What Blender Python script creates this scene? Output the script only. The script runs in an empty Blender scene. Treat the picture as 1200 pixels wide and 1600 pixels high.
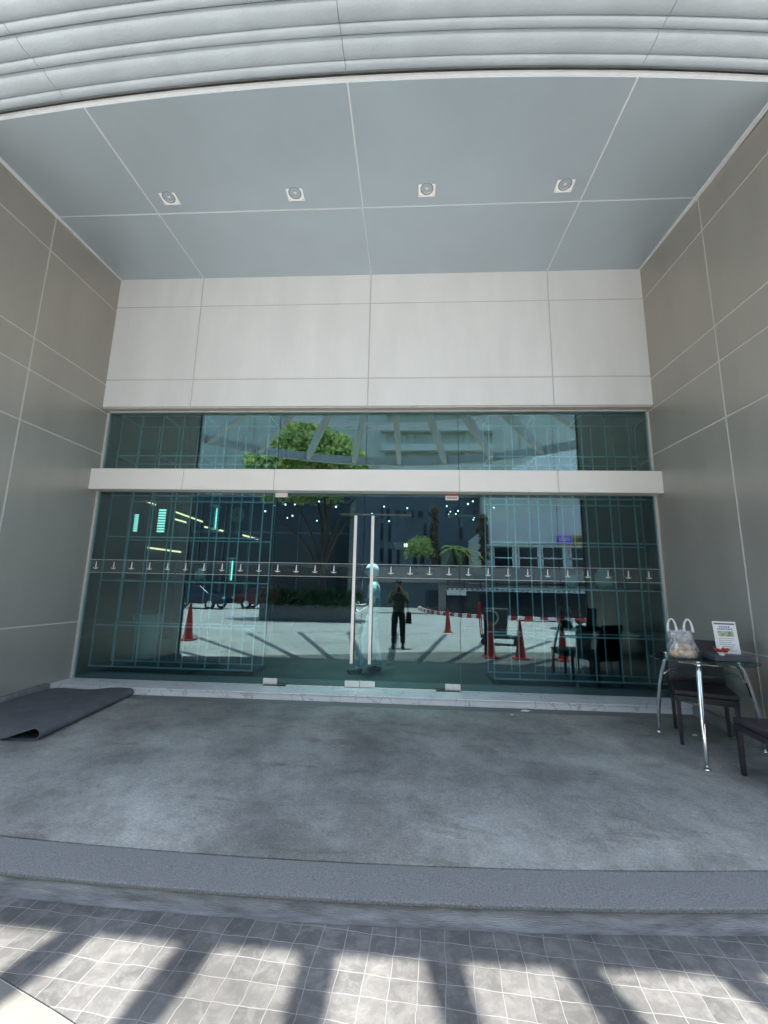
import bpy, bmesh, math, random
import numpy as np
from mathutils import Vector, Matrix
random.seed(7); RNG = np.random.default_rng(7)
SC = bpy.context.scene; COL = SC.collection
R = math.radians

# ------------------------------------------------------------------ camera
cam = bpy.data.objects.new('camera', bpy.data.cameras.new('camera')); COL.objects.link(cam)
CAMP = Vector((0, -5.487, 1.2)); PIT, YAW, ROL = R(10.198), R(-3.296), R(1.175)
fw = Vector((math.sin(YAW)*math.cos(PIT), math.cos(YAW)*math.cos(PIT), math.sin(PIT)))
r0 = Vector((math.cos(YAW), -math.sin(YAW), 0)); u0 = r0.cross(fw)
r1 = r0*math.cos(ROL)+u0*math.sin(ROL); u1 = -r0*math.sin(ROL)+u0*math.cos(ROL)
cam.matrix_world = Matrix(((r1.x, u1.x, -fw.x, CAMP.x), (r1.y, u1.y, -fw.y, CAMP.y), (r1.z, u1.z, -fw.z, CAMP.z), (0, 0, 0, 1)))
cam.data.sensor_fit = 'VERTICAL'; cam.data.sensor_height = 24; cam.data.lens = 664.27/1600*24
cam.data.clip_start = .02; cam.data.clip_end = 2000
SC.camera = cam
# ------------------------------------------------------------------ light
SUN_EL, SUN_AZ = R(89.2), R(0)        # nearly overhead, slightly in front (over the building)
wd = bpy.data.worlds.new('World'); SC.world = wd; wd.use_nodes = True
nt = wd.node_tree; sky = nt.nodes.new('ShaderNodeTexSky'); sky.sky_type = 'NISHITA'; sky.sun_disc = False
sky.sun_elevation = SUN_EL; sky.sun_rotation = SUN_AZ; sky.dust_density = 1.5; sky.air_density = 1.0
nt.nodes['Background'].inputs[1].default_value = .15
nt.links.new(sky.outputs[0], nt.nodes['Background'].inputs[0])
sd = bpy.data.lights.new('sun', 'SUN'); sd.energy = 2.6; sd.angle = R(.6); sd.color = (1, .96, .89)
sun = bpy.data.objects.new('sun', sd); COL.objects.link(sun); sun.location = (0, 5, 40)
sdir = Vector((math.sin(SUN_AZ)*math.cos(SUN_EL), math.cos(SUN_AZ)*math.cos(SUN_EL), math.sin(SUN_EL)))
sun.rotation_euler = sdir.to_track_quat('Z', 'Y').to_euler()
SC.view_settings.view_transform = 'Standard'; SC.view_settings.look = 'None'
SC.view_settings.exposure = 2.5; SC.view_settings.gamma = 1
SC.cycles.max_bounces = 10; SC.cycles.diffuse_bounces = 5; SC.cycles.glossy_bounces = 5; SC.cycles.transparent_max_bounces = 16
SC.cycles.sample_clamp_indirect = 6; SC.cycles.caustics_reflective = False; SC.cycles.caustics_refractive = False

# ------------------------------------------------------------------ materials
def N(t, k, **kw):
    n = t.nodes.new('ShaderNode'+k)
    for a, b in kw.items(): setattr(n, a, b)
    return n
def mat(name, col, rough=.6, metal=0., var=.12, scale=4., bump=0., bscale=60., col2=None, detail=4, stretch=None, emit=None, es=0, spec=.5):
    m = bpy.data.materials.new(name); m.use_nodes = True; t = m.node_tree; b = t.nodes['Principled BSDF']
    b.inputs['Roughness'].default_value = rough; b.inputs['Metallic'].default_value = metal; b.inputs['Specular IOR Level'].default_value = spec
    tc = N(t, 'TexCoord'); src = tc.outputs['Object']
    if stretch:
        mp = N(t, 'Mapping'); mp.inputs['Scale'].default_value = stretch; t.links.new(src, mp.inputs['Vector']); src = mp.outputs[0]
    nz = N(t, 'TexNoise'); nz.inputs['Scale'].default_value = scale; nz.inputs['Detail'].default_value = detail; nz.inputs['Roughness'].default_value = .6
    t.links.new(src, nz.inputs['Vector'])
    rp = N(t, 'ValToRGB'); c2 = col2 or tuple(min(1, c*(1+var)) for c in col); c1 = col if col2 else tuple(c*(1-var) for c in col)
    rp.color_ramp.elements[0].color = (*c1, 1); rp.color_ramp.elements[1].color = (*c2, 1)
    rp.color_ramp.elements[0].position = .32; rp.color_ramp.elements[1].position = .68
    t.links.new(nz.outputs['Fac'], rp.inputs['Fac']); t.links.new(rp.outputs[0], b.inputs['Base Color'])
    mr = N(t, 'MapRange'); mr.inputs['To Min'].default_value = max(0, rough-.07); mr.inputs['To Max'].default_value = min(1, rough+.07)
    t.links.new(nz.outputs['Fac'], mr.inputs['Value']); t.links.new(mr.outputs[0], b.inputs['Roughness'])
    if bump:
        n2 = N(t, 'TexNoise'); n2.inputs['Scale'].default_value = bscale; n2.inputs['Detail'].default_value = 3; t.links.new(src, n2.inputs['Vector'])
        bp = N(t, 'Bump'); bp.inputs['Strength'].default_value = bump; bp.inputs['Distance'].default_value = .01
        t.links.new(n2.outputs['Fac'], bp.inputs['Height']); t.links.new(bp.outputs[0], b.inputs['Normal'])
    if emit:
        b.inputs['Emission Color'].default_value = (*emit, 1); b.inputs['Emission Strength'].default_value = es
    return m
M = {}
M['wall'] = mat('taupe_metal_panel', (.36, .338, .298), .32, .35, .06, 1.6, .03, 300, stretch=(1.2, 1.2, .4), detail=8)
M['seal'] = mat('pale_sealant', (.52, .51, .47), .7, 0, .06, 8)
M['header'] = mat('pale_metal_panel', (.735, .742, .738), .42, .1, .05, 1.6, .02, 300, stretch=(1.5, 1.5, .35), detail=8)
M['hseal'] = mat('grey_joint', (.52, .51, .49), .7, 0, .06, 8)
M['ceil'] = mat('silver_blue_soffit_panel', (.45, .525, .575), .34, .4, .05, .8, .02, 300, detail=8)
M['cseal'] = mat('soffit_joint', (.72, .75, .76), .6, 0, .05, 8)
M['beam'] = mat('white_metal_panel', (.80, .78, .75), .4, .1, .03, 1.5)
M['cornice'] = mat('silver_cornice_plaster', (.42, .475, .515), .5, .1, .07, 2.5, .25, 45)
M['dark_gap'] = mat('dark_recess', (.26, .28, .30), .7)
M['steel'] = mat('brushed_steel', (.86, .83, .80), .34, .5, .05, 30, stretch=(1, 1, .05))
M['chrome'] = mat('chrome', (.75, .76, .78), .1, 1.0, .03, 10)
M['sill'] = None
M['granite'] = mat('flamed_granite', (.158, .164, .156), .8, 0, .45, 160, .5, 220, detail=6)
M['kerb'] = mat('kerb_concrete', (.17, .168, .165), .75, 0, .5, 5, .4, 40, col2=(.37, .368, .36), stretch=(1, 1, 5))
M['concrete'] = mat('pale_concrete', (.36, .35, .322), .85, 0, .2, 1.2, .3, 70, col2=(.50, .485, .44), detail=8)
M['asphalt'] = mat('asphalt_ground', (.09, .09, .088), .9, 0, .3, 2, .4, 90, col2=(.14, .138, .13))
M['mat'] = mat('grey_rubber_mat', (.07, .074, .086), .7, 0, .18, 7, .35, 260, col2=(.115, .118, .125), detail=9)
M['plinth'] = mat('plinth_stone', (.17, .17, .165), .6, 0, .3, 14, .2, 60)
M['black'] = mat('black_lacquer', (.018, .017, .02), .4, 0, .2, 20)
M['chair'] = mat('dark_brown_upholstery', (.028, .022, .026), .55, 0, .25, 30, .2, 200)
M['rack'] = mat('rack_metal', (.58, .61, .59), .4, .4, .08, 10)
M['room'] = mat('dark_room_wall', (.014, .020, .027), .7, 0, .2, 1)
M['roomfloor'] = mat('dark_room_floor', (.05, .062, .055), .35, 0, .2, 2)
M['bark'] = mat('bark', (.09, .065, .045), .9, 0, .4, 8, .8, 25)
M['leaf'] = None
M['white'] = mat('white_paint', (.78, .78, .76), .5, 0, .04, 3)
M['brightwhite'] = mat('bright_white_enamel', (.92, .92, .91), .4, 0, .02, 3)
M['red'] = mat('red_plastic', (.40, .035, .03), .45, 0, .12, 6)
M['rubber'] = mat('black_rubber', (.02, .02, .021), .7, 0, .2, 20)
M['skin'] = mat('skin', (.42, .25, .17), .55, 0, .06, 30)
M['skin2'] = mat('light_skin', (.62, .46, .37), .55, 0, .06, 30)
M['hair'] = mat('black_hair', (.012, .010, .009), .45, 0, .3, 60)
M['offwhite_cloth'] = mat('offwhite_cloth', (.74, .74, .72), .85, 0, .06, 14, .3, 60)
M['denim'] = mat('pale_trousers', (.58, .62, .64), .85, 0, .08, 14, .3, 60)
M['teal_cloth'] = mat('teal_cloth', (.10, .22, .23), .85, 0, .1, 14, .2, 60)
M['black_cloth'] = mat('black_cloth', (.02, .02, .024), .85, 0, .2, 14, .3, 60)
M['print_cloth'] = mat('leaf_print_cloth', (.03, .05, .03), .85, 0, .1, 14, .2, 60, col2=(.17, .21, .10), detail=2)

def leafmat(name, a, b):
    m = bpy.data.materials.new(name); m.use_nodes = True; t = m.node_tree; p = t.nodes['Principled BSDF']
    g = N(t, 'NewGeometry'); rp = N(t, 'ValToRGB'); rp.color_ramp.elements[0].color = (*a, 1); rp.color_ramp.elements[1].color = (*b, 1)
    t.links.new(g.outputs['Random Per Island'], rp.inputs['Fac']); t.links.new(rp.outputs[0], p.inputs['Base Color'])
    p.inputs['Roughness'].default_value = .5
    tr = N(t, 'BsdfTranslucent'); t.links.new(rp.outputs[0], tr.inputs['Color']); mx = N(t, 'MixShader'); mx.inputs[0].default_value = .5
    t.links.new(p.outputs[0], mx.inputs[1]); t.links.new(tr.outputs[0], mx.inputs[2]); t.links.new(mx.outputs[0], t.nodes['Material Output'].inputs[0])
    return m
M['leaf'] = leafmat('green_leaves', (.20, .29, .07), (.50, .58, .22))
M['leafdark'] = leafmat('dark_leaves', (.03, .07, .02), (.10, .15, .05))
M['flower'] = leafmat('pinkish_leaves', (.16, .07, .05), (.28, .22, .12))

def glassmat(name, refl, tint, gcol, rough=0.):
    m = bpy.data.materials.new(name); m.use_nodes = True; t = m.node_tree; t.nodes.remove(t.nodes['Principled BSDF'])
    lw = N(t, 'LayerWeight'); lw.inputs['Blend'].default_value = .5
    pw = N(t, 'Math', operation='POWER'); pw.inputs[1].default_value = 4; t.links.new(lw.outputs['Facing'], pw.inputs[0])
    ma = N(t, 'Math', operation='MULTIPLY_ADD'); ma.inputs[1].default_value = .6; ma.inputs[2].default_value = refl; t.links.new(pw.outputs[0], ma.inputs[0])
    tr = N(t, 'BsdfTransparent'); tr.inputs[0].default_value = (*tint, 1)
    gl = N(t, 'BsdfGlossy'); gl.inputs['Color'].default_value = (*gcol, 1); gl.inputs['Roughness'].default_value = rough
    mx = N(t, 'MixShader'); t.links.new(ma.outputs[0], mx.inputs[0]); t.links.new(tr.outputs[0], mx.inputs[1]); t.links.new(gl.outputs[0], mx.inputs[2])
    t.links.new(mx.outputs[0], t.nodes['Material Output'].inputs[0]); return m
M['glass'] = glassmat('green_tinted_glass', .092, (.57, .82, .86), (.80, .97, 1))
M['tglass'] = glassmat('table_glass', .10, (.55, .68, .66), (.9, 1, .97))
M['bagfilm'] = glassmat('clear_bag_film', .12, (.90, .90, .90), (1, 1, 1), .2)
_t = M['bagfilm'].node_tree; _o = _t.nodes['Material Output']; _s = _o.inputs[0].links[0].from_socket; _d = N(_t, 'BsdfDiffuse'); _d.inputs[0].default_value = (.8, .8, .8, 1)
_n = N(_t, 'TexNoise'); _n.inputs['Scale'].default_value = 28; _n.inputs['Detail'].default_value = 4; _c = N(_t, 'TexCoord'); _t.links.new(_c.outputs['Object'], _n.inputs['Vector'])
_r = N(_t, 'MapRange'); _r.inputs['From Min'].default_value = .45; _r.inputs['From Max'].default_value = .7; _r.inputs['To Max'].default_value = .35; _r.inputs['To Min'].default_value = .07; _t.links.new(_n.outputs['Fac'], _r.inputs['Value'])
_m = N(_t, 'MixShader'); _t.links.new(_r.outputs[0], _m.inputs[0]); _t.links.new(_s, _m.inputs[1]); _t.links.new(_d.outputs[0], _m.inputs[2]); _t.links.new(_m.outputs[0], _o.inputs[0])
M['glass2'] = glassmat('green_tinted_transom_glass', .13, (.57, .82, .86), (.82, 1, .96))
def frostmat():
    m = bpy.data.materials.new('frosted_film'); m.use_nodes = True; t = m.node_tree; t.nodes.remove(t.nodes['Principled BSDF'])
    tr = N(t, 'BsdfTransparent'); df = N(t, 'BsdfDiffuse'); df.inputs[0].default_value = (.7, .78, .78, 1); mx = N(t, 'MixShader'); mx.inputs[0].default_value = .016
    t.links.new(tr.outputs[0], mx.inputs[1]); t.links.new(df.outputs[0], mx.inputs[2]); t.links.new(mx.outputs[0], t.nodes['Material Output'].inputs[0]); return m
M['frost'] = frostmat()

def marble():
    m = mat('white_marble', (.78, .77, .78), .3, 0, .06, 3); t = m.node_tree; b = t.nodes['Principled BSDF']; tc = N(t, 'TexCoord')
    n = N(t, 'TexNoise'); n.inputs['Scale'].default_value = 2.6; n.inputs['Detail'].default_value = 8; n.inputs['Distortion'].default_value = 1.2; t.links.new(tc.outputs['Object'], n.inputs['Vector'])
    rp = N(t, 'ValToRGB'); e = rp.color_ramp.elements; e[0].position = .485; e[0].color = (0, 0, 0, 1); e[1].position = .5; e[1].color = (1, 1, 1, 1)
    k = e.new(.515); k.color = (0, 0, 0, 1); t.links.new(n.outputs['Fac'], rp.inputs['Fac'])
    mx = N(t, 'MixRGB'); old = b.inputs['Base Color'].links[0].from_socket; mx.inputs[2].default_value = (.30, .30, .32, 1)
    f = N(t, 'Math', operation='MULTIPLY'); f.inputs[1].default_value = .6; t.links.new(rp.outputs[0], f.inputs[0]); t.links.new(f.outputs[0], mx.inputs[0])
    t.links.new(old, mx.inputs[1]); t.links.new(mx.outputs[0], b.inputs['Base Color']); return m
M['sill'] = marble()
def floormat():
    m = bpy.data.materials.new('worn_washed_stone_floor'); m.use_nodes = True; t = m.node_tree; b = t.nodes['Principled BSDF']; tc = N(t, 'TexCoord')
    def nz(s, d, r=.6, st=None):
        n = N(t, 'TexNoise'); n.inputs['Scale'].default_value = s; n.inputs['Detail'].default_value = d; n.inputs['Roughness'].default_value = r
        if st:
            mp = N(t, 'Mapping'); mp.inputs['Scale'].default_value = st; mp.inputs['Rotation'].default_value = (0, 0, .5); t.links.new(tc.outputs['Object'], mp.inputs[0]); t.links.new(mp.outputs[0], n.inputs[0])
        else: t.links.new(tc.outputs['Object'], n.inputs['Vector'])
        return n
    big = nz(.75, 6, .65); mid = nz(2.6, 9, .78, (1, .8, 1)); fine = nz(75, 7, .9)
    r1 = N(t, 'ValToRGB'); r1.color_ramp.elements[0].position = .35; r1.color_ramp.elements[1].position = .66
    r1.color_ramp.elements[0].color = (.150, .153, .141, 1); r1.color_ramp.elements[1].color = (.335, .342, .312, 1); t.links.new(big.outputs['Fac'], r1.inputs[0])
    r2 = N(t, 'ValToRGB'); r2.color_ramp.elements[0].position = .36; r2.color_ramp.elements[1].position = .7
    r2.color_ramp.elements[0].color = (.72, .71, .70, 1); r2.color_ramp.elements[1].color = (1.22, 1.22, 1.21, 1); t.links.new(mid.outputs['Fac'], r2.inputs[0])
    r3 = N(t, 'ValToRGB'); r3.color_ramp.elements[0].position = .3; r3.color_ramp.elements[1].position = .7
    r3.color_ramp.elements[0].color = (.42, .42, .42, 1); r3.color_ramp.elements[1].color = (1.58, 1.58, 1.58, 1); t.links.new(fine.outputs['Fac'], r3.inputs[0])
    a = N(t, 'MixRGB', blend_type='MULTIPLY'); a.inputs[0].default_value = 1; t.links.new(r1.outputs[0], a.inputs[1]); t.links.new(r2.outputs[0], a.inputs[2])
    st = nz(1.6, 9, .75, (1.0, 3.2, 1)); st.inputs['Distortion'].default_value = .6; r4 = N(t, 'ValToRGB'); r4.color_ramp.elements[0].position = .34; r4.color_ramp.elements[1].position = .46
    r4.color_ramp.elements[0].color = (.70, .67, .64, 1); r4.color_ramp.elements[1].color = (1, 1, 1, 1); t.links.new(st.outputs['Fac'], r4.inputs[0])
    a2 = N(t, 'MixRGB', blend_type='MULTIPLY'); a2.inputs[0].default_value = 1; t.links.new(a.outputs[0], a2.inputs[1]); t.links.new(r4.outputs[0], a2.inputs[2])
    sp = N(t, 'TexVoronoi'); sp.inputs['Scale'].default_value = 9; t.links.new(tc.outputs['Object'], sp.inputs['Vector']); r5 = N(t, 'ValToRGB'); r5.color_ramp.elements[0].position = .05; r5.color_ramp.elements[1].position = .09
    r5.color_ramp.elements[0].color = (.6, .6, .6, 1); r5.color_ramp.elements[1].color = (1, 1, 1, 1); t.links.new(sp.outputs['Distance'], r5.inputs[0])
    a3 = N(t, 'MixRGB', blend_type='MULTIPLY'); a3.inputs[0].default_value = .6; t.links.new(a2.outputs[0], a3.inputs[1]); t.links.new(r5.outputs[0], a3.inputs[2]); a = a3
    c = N(t, 'MixRGB', blend_type='MULTIPLY'); c.inputs[0].default_value = 1; t.links.new(a.outputs[0], c.inputs[1]); t.links.new(r3.outputs[0], c.inputs[2])
    t.links.new(c.outputs[0], b.inputs['Base Color']); b.inputs['Roughness'].default_value = .75
    bp = N(t, 'Bump'); bp.inputs['Strength'].default_value = .35; bp.inputs['Distance'].default_value = .004; t.links.new(fine.outputs['Fac'], bp.inputs['Height']); t.links.new(bp.outputs[0], b.inputs['Normal'])
    return m
M['floor'] = floormat()
def pavemat():
    m = bpy.data.materials.new('stamped_stone_pavers'); m.use_nodes = True; t = m.node_tree; b = t.nodes['Principled BSDF']; tc = N(t, 'TexCoord')
    mp = N(t, 'Mapping'); mp.inputs['Rotation'].default_value = (0, 0, R(4)); t.links.new(tc.outputs['Object'], mp.inputs[0])
    nd = N(t, 'TexNoise'); nd.inputs['Scale'].default_value = 5; nd.inputs['Detail'].default_value = 3; t.links.new(tc.outputs['Object'], nd.inputs['Vector'])
    ad = N(t, 'MixRGB', blend_type='ADD'); ad.inputs[0].default_value = .035; t.links.new(mp.outputs[0], ad.inputs[1]); t.links.new(nd.outputs['Color'], ad.inputs[2])
    br = N(t, 'TexBrick'); br.offset = 0; br.squash = 1; t.links.new(ad.outputs[0], br.inputs['Vector'])
    br.inputs['Scale'].default_value = 1; br.inputs['Brick Width'].default_value = .107; br.inputs['Row Height'].default_value = .1; br.inputs['Mortar Size'].default_value = .0032
    br.inputs['Mortar Smooth'].default_value = 1.0; br.inputs['Bias'].default_value = 0
    br.inputs['Color1'].default_value = (.070, .069, .066, 1); br.inputs['Color2'].default_value = (.105, .103, .098, 1); br.inputs['Mortar'].default_value = (.25, .247, .238, 1)
    n1 = N(t, 'TexNoise'); n1.inputs['Scale'].default_value = 14; n1.inputs['Detail'].default_value = 9; n1.inputs['Roughness'].default_value = .72; n1.inputs['Distortion'].default_value = .5; t.links.new(tc.outputs['Object'], n1.inputs['Vector'])
    rp = N(t, 'ValToRGB'); rp.color_ramp.elements[0].position = .45; rp.color_ramp.elements[1].position = .66; rp.color_ramp.elements[0].color = (0, 0, 0, 1); rp.color_ramp.elements[1].color = (.55, .55, .55, 1)
    t.links.new(n1.outputs['Fac'], rp.inputs[0])
    mx = N(t, 'MixRGB'); t.links.new(rp.outputs[0], mx.inputs[0]); t.links.new(br.outputs['Color'], mx.inputs[1]); mx.inputs[2].default_value = (.20, .197, .187, 1)
    n2 = N(t, 'TexNoise'); n2.inputs['Scale'].default_value = 2.0; n2.inputs['Detail'].default_value = 6; t.links.new(tc.outputs['Object'], n2.inputs['Vector'])
    r2 = N(t, 'ValToRGB'); r2.color_ramp.elements[0].color = (.62, .62, .62, 1); r2.color_ramp.elements[1].color = (1.2, 1.2, 1.2, 1); r2.color_ramp.elements[0].position = .3; r2.color_ramp.elements[1].position = .7
    t.links.new(n2.outputs['Fac'], r2.inputs[0])
    ml = N(t, 'MixRGB', blend_type='MULTIPLY'); ml.inputs[0].default_value = 1; t.links.new(mx.outputs[0], ml.inputs[1]); t.links.new(r2.outputs[0], ml.inputs[2])
    t.links.new(ml.outputs[0], b.inputs['Base Color']); b.inputs['Roughness'].default_value = .7
    bp = N(t, 'Bump'); bp.inputs['Strength'].default_value = .5; bp.inputs['Distance'].default_value = .006; bp.invert = False
    sm = N(t, 'Math', operation='MULTIPLY_ADD'); sm.inputs[1].default_value = -1.0; t.links.new(br.outputs['Fac'], sm.inputs[0]); t.links.new(n1.outputs['Fac'], sm.inputs[2])
    t.links.new(sm.outputs[0], bp.inputs['Height']); t.links.new(bp.outputs[0], b.inputs['Normal'])
    return m
M['paver'] = pavemat()
def stripemat(name, c1, c2, per, axis=0):
    m = bpy.data.materials.new(name); m.use_nodes = True; t = m.node_tree; b = t.nodes['Principled BSDF']; tc = N(t, 'TexCoord')
    sx = N(t, 'SeparateXYZ'); t.links.new(tc.outputs['UV' if axis == 'u' else 'Object'], sx.inputs[0])
    md = N(t, 'Math', operation='PINGPONG'); md.inputs[1].default_value = per; t.links.new(sx.outputs[0 if axis == 'u' else axis], md.inputs[0])
    gt = N(t, 'Math', operation='GREATER_THAN'); gt.inputs[1].default_value = per/2; t.links.new(md.outputs[0], gt.inputs[0])
    mx = N(t, 'MixRGB'); mx.inputs[1].default_value = (*c1, 1); mx.inputs[2].default_value = (*c2, 1); t.links.new(gt.outputs[0], mx.inputs[0]); t.links.new(mx.outputs[0], b.inputs['Base Color'])
    b.inputs['Roughness'].default_value = .5; return m
M['redwhite'] = stripemat('red_white_bands', (.6, .04, .03), (.75, .75, .73), .34, 0)
M['kerbstripe'] = stripemat('red_white_kerb_paint', (.5, .05, .05), (.72, .72, .70), .8, 0)

# ------------------------------------------------------------------ mesh helpers
class MB:
    def __init__(s): s.v = []; s.f = []
    def add(s, vs, fs):
        o = len(s.v); s.v += [tuple(v) for v in vs]; s.f += [tuple(i+o for i in f) for f in fs]; return s
    def box(s, x0, x1, y0, y1, z0, z1):
        return s.add([(x0, y0, z0), (x1, y0, z0), (x1, y1, z0), (x0, y1, z0), (x0, y0, z1), (x1, y0, z1), (x1, y1, z1), (x0, y1, z1)],
                     [(0, 3, 2, 1), (4, 5, 6, 7), (0, 1, 5, 4), (1, 2, 6, 5), (2, 3, 7, 6), (3, 0, 4, 7)])
    def hexa(s, p): return s.add(p, [(0, 3, 2, 1), (4, 5, 6, 7), (0, 1, 5, 4), (1, 2, 6, 5), (2, 3, 7, 6), (3, 0, 4, 7)])
    def tube(s, pts, rad, n=10, cap=True):
        pts = [Vector(p) for p in pts]; rs = rad if isinstance(rad, (list, tuple)) else [rad]*len(pts); vs = []; fs = []
        up = None
        for i, p in enumerate(pts):
            d = (pts[min(i+1, len(pts)-1)]-pts[max(i-1, 0)]).normalized()
            if up is None: up = Vector((0, 0, 1)) if abs(d.z) < .9 else Vector((1, 0, 0))
            a = d.cross(up).normalized(); b = a.cross(d).normalized(); up = b
            for k in range(n):
                t = 2*math.pi*k/n; vs.append(p+(a*math.cos(t)+b*math.sin(t))*rs[i])
        for i in range(len(pts)-1):
            for k in range(n): fs.append((i*n+k, i*n+(k+1) % n, (i+1)*n+(k+1) % n, (i+1)*n+k))
        if cap: fs.append(tuple(range(n))[::-1]); fs.append(tuple((len(pts)-1)*n+k for k in range(n)))
        return s.add(vs, fs)
    def lathe(s, prof, c=(0, 0, 0), n=32, axis='z', closed=False):
        vs = []; fs = []; m = len(prof)
        for k in range(n):
            t = 2*math.pi*k/n
            for r, z in prof:
                x, y = r*math.cos(t), r*math.sin(t)
                vs.append((c[0]+x, c[1]+y, c[2]+z) if axis == 'z' else (c[0]+x, c[1]+z, c[2]+y) if axis == 'y' else (c[0]+z, c[1]+x, c[2]+y))
        for k in range(n):
            for i in range(m if closed else m-1):
                j = (i+1) % m; fs.append((k*m+i, ((k+1) % n)*m+i, ((k+1) % n)*m+j, k*m+j))
        return s.add(vs, fs)
    def prism(s, poly, z0, z1):
        n = len(poly); vs = [(x, y, z0) for x, y in poly]+[(x, y, z1) for x, y in poly]
        return s.add(vs, [tuple(range(n))[::-1], tuple(range(n, 2*n))]+[(i, (i+1) % n, n+(i+1) % n, n+i) for i in range(n)])
    def build(s, name, m, parent=None, smooth=False, bevel=0, bseg=2):
        me = bpy.data.meshes.new(name); me.from_pydata(s.v, [], s.f); me.materials.append(m)
        bm = bmesh.new(); bm.from_mesh(me)
        bmesh.ops.recalc_face_normals(bm, faces=bm.faces)
        if bevel: bmesh.ops.bevel(bm, geom=[e for e in bm.edges if e.is_manifold and e.calc_face_angle(0) > .5], offset=bevel, segments=bseg, affect='EDGES', profile=.5)
        bm.to_mesh(me); bm.free()
        if smooth:
            for p in me.polygons: p.use_smooth = True
        o = bpy.data.objects.new(name, me); COL.objects.link(o)
        if parent: o.parent = parent
        return o
def tag(o, label=None, cat=None, group=None, kind=None):
    if label: o['label'] = label
    if cat: o['category'] = cat
    if group: o['group'] = group
    if kind: o['kind'] = kind
    return o
def empty(name, loc, label=None, cat=None, group=None, rz=0):
    o = bpy.data.objects.new(name, None); COL.objects.link(o); o.location = loc; o.rotation_euler = (0, 0, rz); o.empty_display_size = .1
    return tag(o, label, cat, group)
def copy_tree(o, parent=None):
    c = o.copy(); COL.objects.link(c)
    if parent: c.parent = parent
    for ch in o.children: copy_tree(ch, c)
    return c
def autosmooth(o, ang=40):
    me = o.data
    for p in me.polygons: p.use_smooth = True
    bm = bmesh.new(); bm.from_mesh(me)
    for e in bm.edges:
        if e.is_manifold and e.calc_face_angle(0) > R(ang): e.smooth = False
    bm.to_mesh(me); bm.free(); return o

XL, XR, XC = -4.26, 3.15, -.55
def zc(y): return 5.606+.048*y               # soffit height
def zf(y): return -.08+.0374*(y+.39)          # forecourt floor height
GZ = -.3                                      # paving level
def arc(R_, yc, x, xc=-.25): return yc+R_-math.sqrt(R_*R_-(x-xc)**2)   # curved front edges, yc = frontmost y
G = .0085                                       # half joint

# ------------------------------------------------------------------ ground
g = MB().box(-600, 600, -900, 300, -1.0, GZ-.03).build('ground', M['asphalt']); tag(g, kind='structure')
rd = MB().box(-45, 45, -60, -2.2, GZ-.029, GZ-.006).build('concrete_forecourt', M['concrete']); tag(rd, kind='structure')
# paver strip along the kerb (outer edge follows a slanted line)
xs = np.linspace(-4.6, 6, 40)
outer = [(6, -5.2), (4, -4.95), (1, -4.55), (-.4, -4.1), (-1.11, -3.79), (-1.55, -3.64), (-3.0, -3.18), (-3.6, -3.0)]
inner = [(x, arc(24, -3.28, x, -.55)) for x in xs if x > -3.5]
# forecourt floor (sloping slab), granite border band, kerb
m = MB(); xs = np.linspace(-4.26, 3.15, 33)
xs2 = np.linspace(-6.5, 6.0, 49)
def strip(fa, fb, za, zb, xs, th=.5):
    m = MB(); n = len(xs); vs = []
    for x in xs:
        a, b = fa(x), fb(x); vs += [(x, a, za(a)), (x, b, zb(b)), (x, b, -th), (x, a, -th)]
    fs = []
    for i in range(n-1):
        o = 4*i; p = o+4
        for k in range(4): fs.append((o+k, o+(k+1) % 4, p+(k+1) % 4, p+k))
    fs += [(0, 1, 2, 3), (4*n-4, 4*n-3, 4*n-2, 4*n-1)]
    return m.add(vs, fs)
ox_ = [p[0] for p in outer][::-1]; oy_ = [p[1] for p in outer][::-1]
M['apron'] = mat('plain_stone_apron', (.13, .127, .112), .8, 0, .2, 3, .4, 80, col2=(.19, .186, .164), detail=8)
ap = strip(lambda x: float(np.interp(x, ox_, oy_))-.006, lambda x: float(np.interp(x, ox_, oy_))-1.0, lambda y: GZ-.002, lambda y: GZ-.002, np.linspace(-3.45, 5.9, 60), .33).build('stone_apron', M['apron']); tag(ap, kind='structure')
fbs = strip(lambda x: -.39, lambda x: -.53, lambda y: zf(y)+.002, lambda y: zf(y)+.002, np.linspace(XL+.065, XR-.055, 12), .4).build('floor_border', M['granite']); tag(fbs, kind='structure')
pv = strip(lambda x: arc(24, -3.28, x, -.55), lambda x: float(np.interp(x, ox_, oy_)), lambda y: GZ, lambda y: GZ, np.linspace(-3.45, 5.9, 60), .33).build('paving', M['paver']); tag(pv, kind='structure')
fl = strip(lambda x: .02, lambda x: arc(24, -3.045, x, -.55), zf, zf, xs2).build('forecourt_floor', M['floor']); tag(fl, kind='structure')
gr = strip(lambda x: arc(24, -3.05, x, -.55), lambda x: arc(24, -3.288, x, -.55), lambda y: zf(y)-.001, lambda y: zf(y)-.002, xs2, .212).build('granite_border', M['granite'], bevel=.006); tag(gr, kind='structure')
kb = strip(lambda x: arc(24, -3.225, x, -.55), lambda x: arc(24, -3.276, x, -.55), lambda y: -.2155, lambda y: -.2155, xs2).build('kerb', M['kerb']); tag(kb, kind='structure')
# marble sill in slabs
ms = MB(); edges = [XL-.1, -3.04, -1.78, -.57, .66, 1.905, XR+.02]
for i in range(6):
    ms.box(edges[i]+.0015, edges[i+1]-.0015, -.385, .02, -.3, -.019)
    ms.box(edges[i]+.0015, edges[i+1]-.0015, -.395, .02, -.016, 0)
si = ms.build('marble_sill', M['sill'], bevel=.003); tag(si, 'veined white marble step running under the glass shopfront', 'sill')
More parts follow.
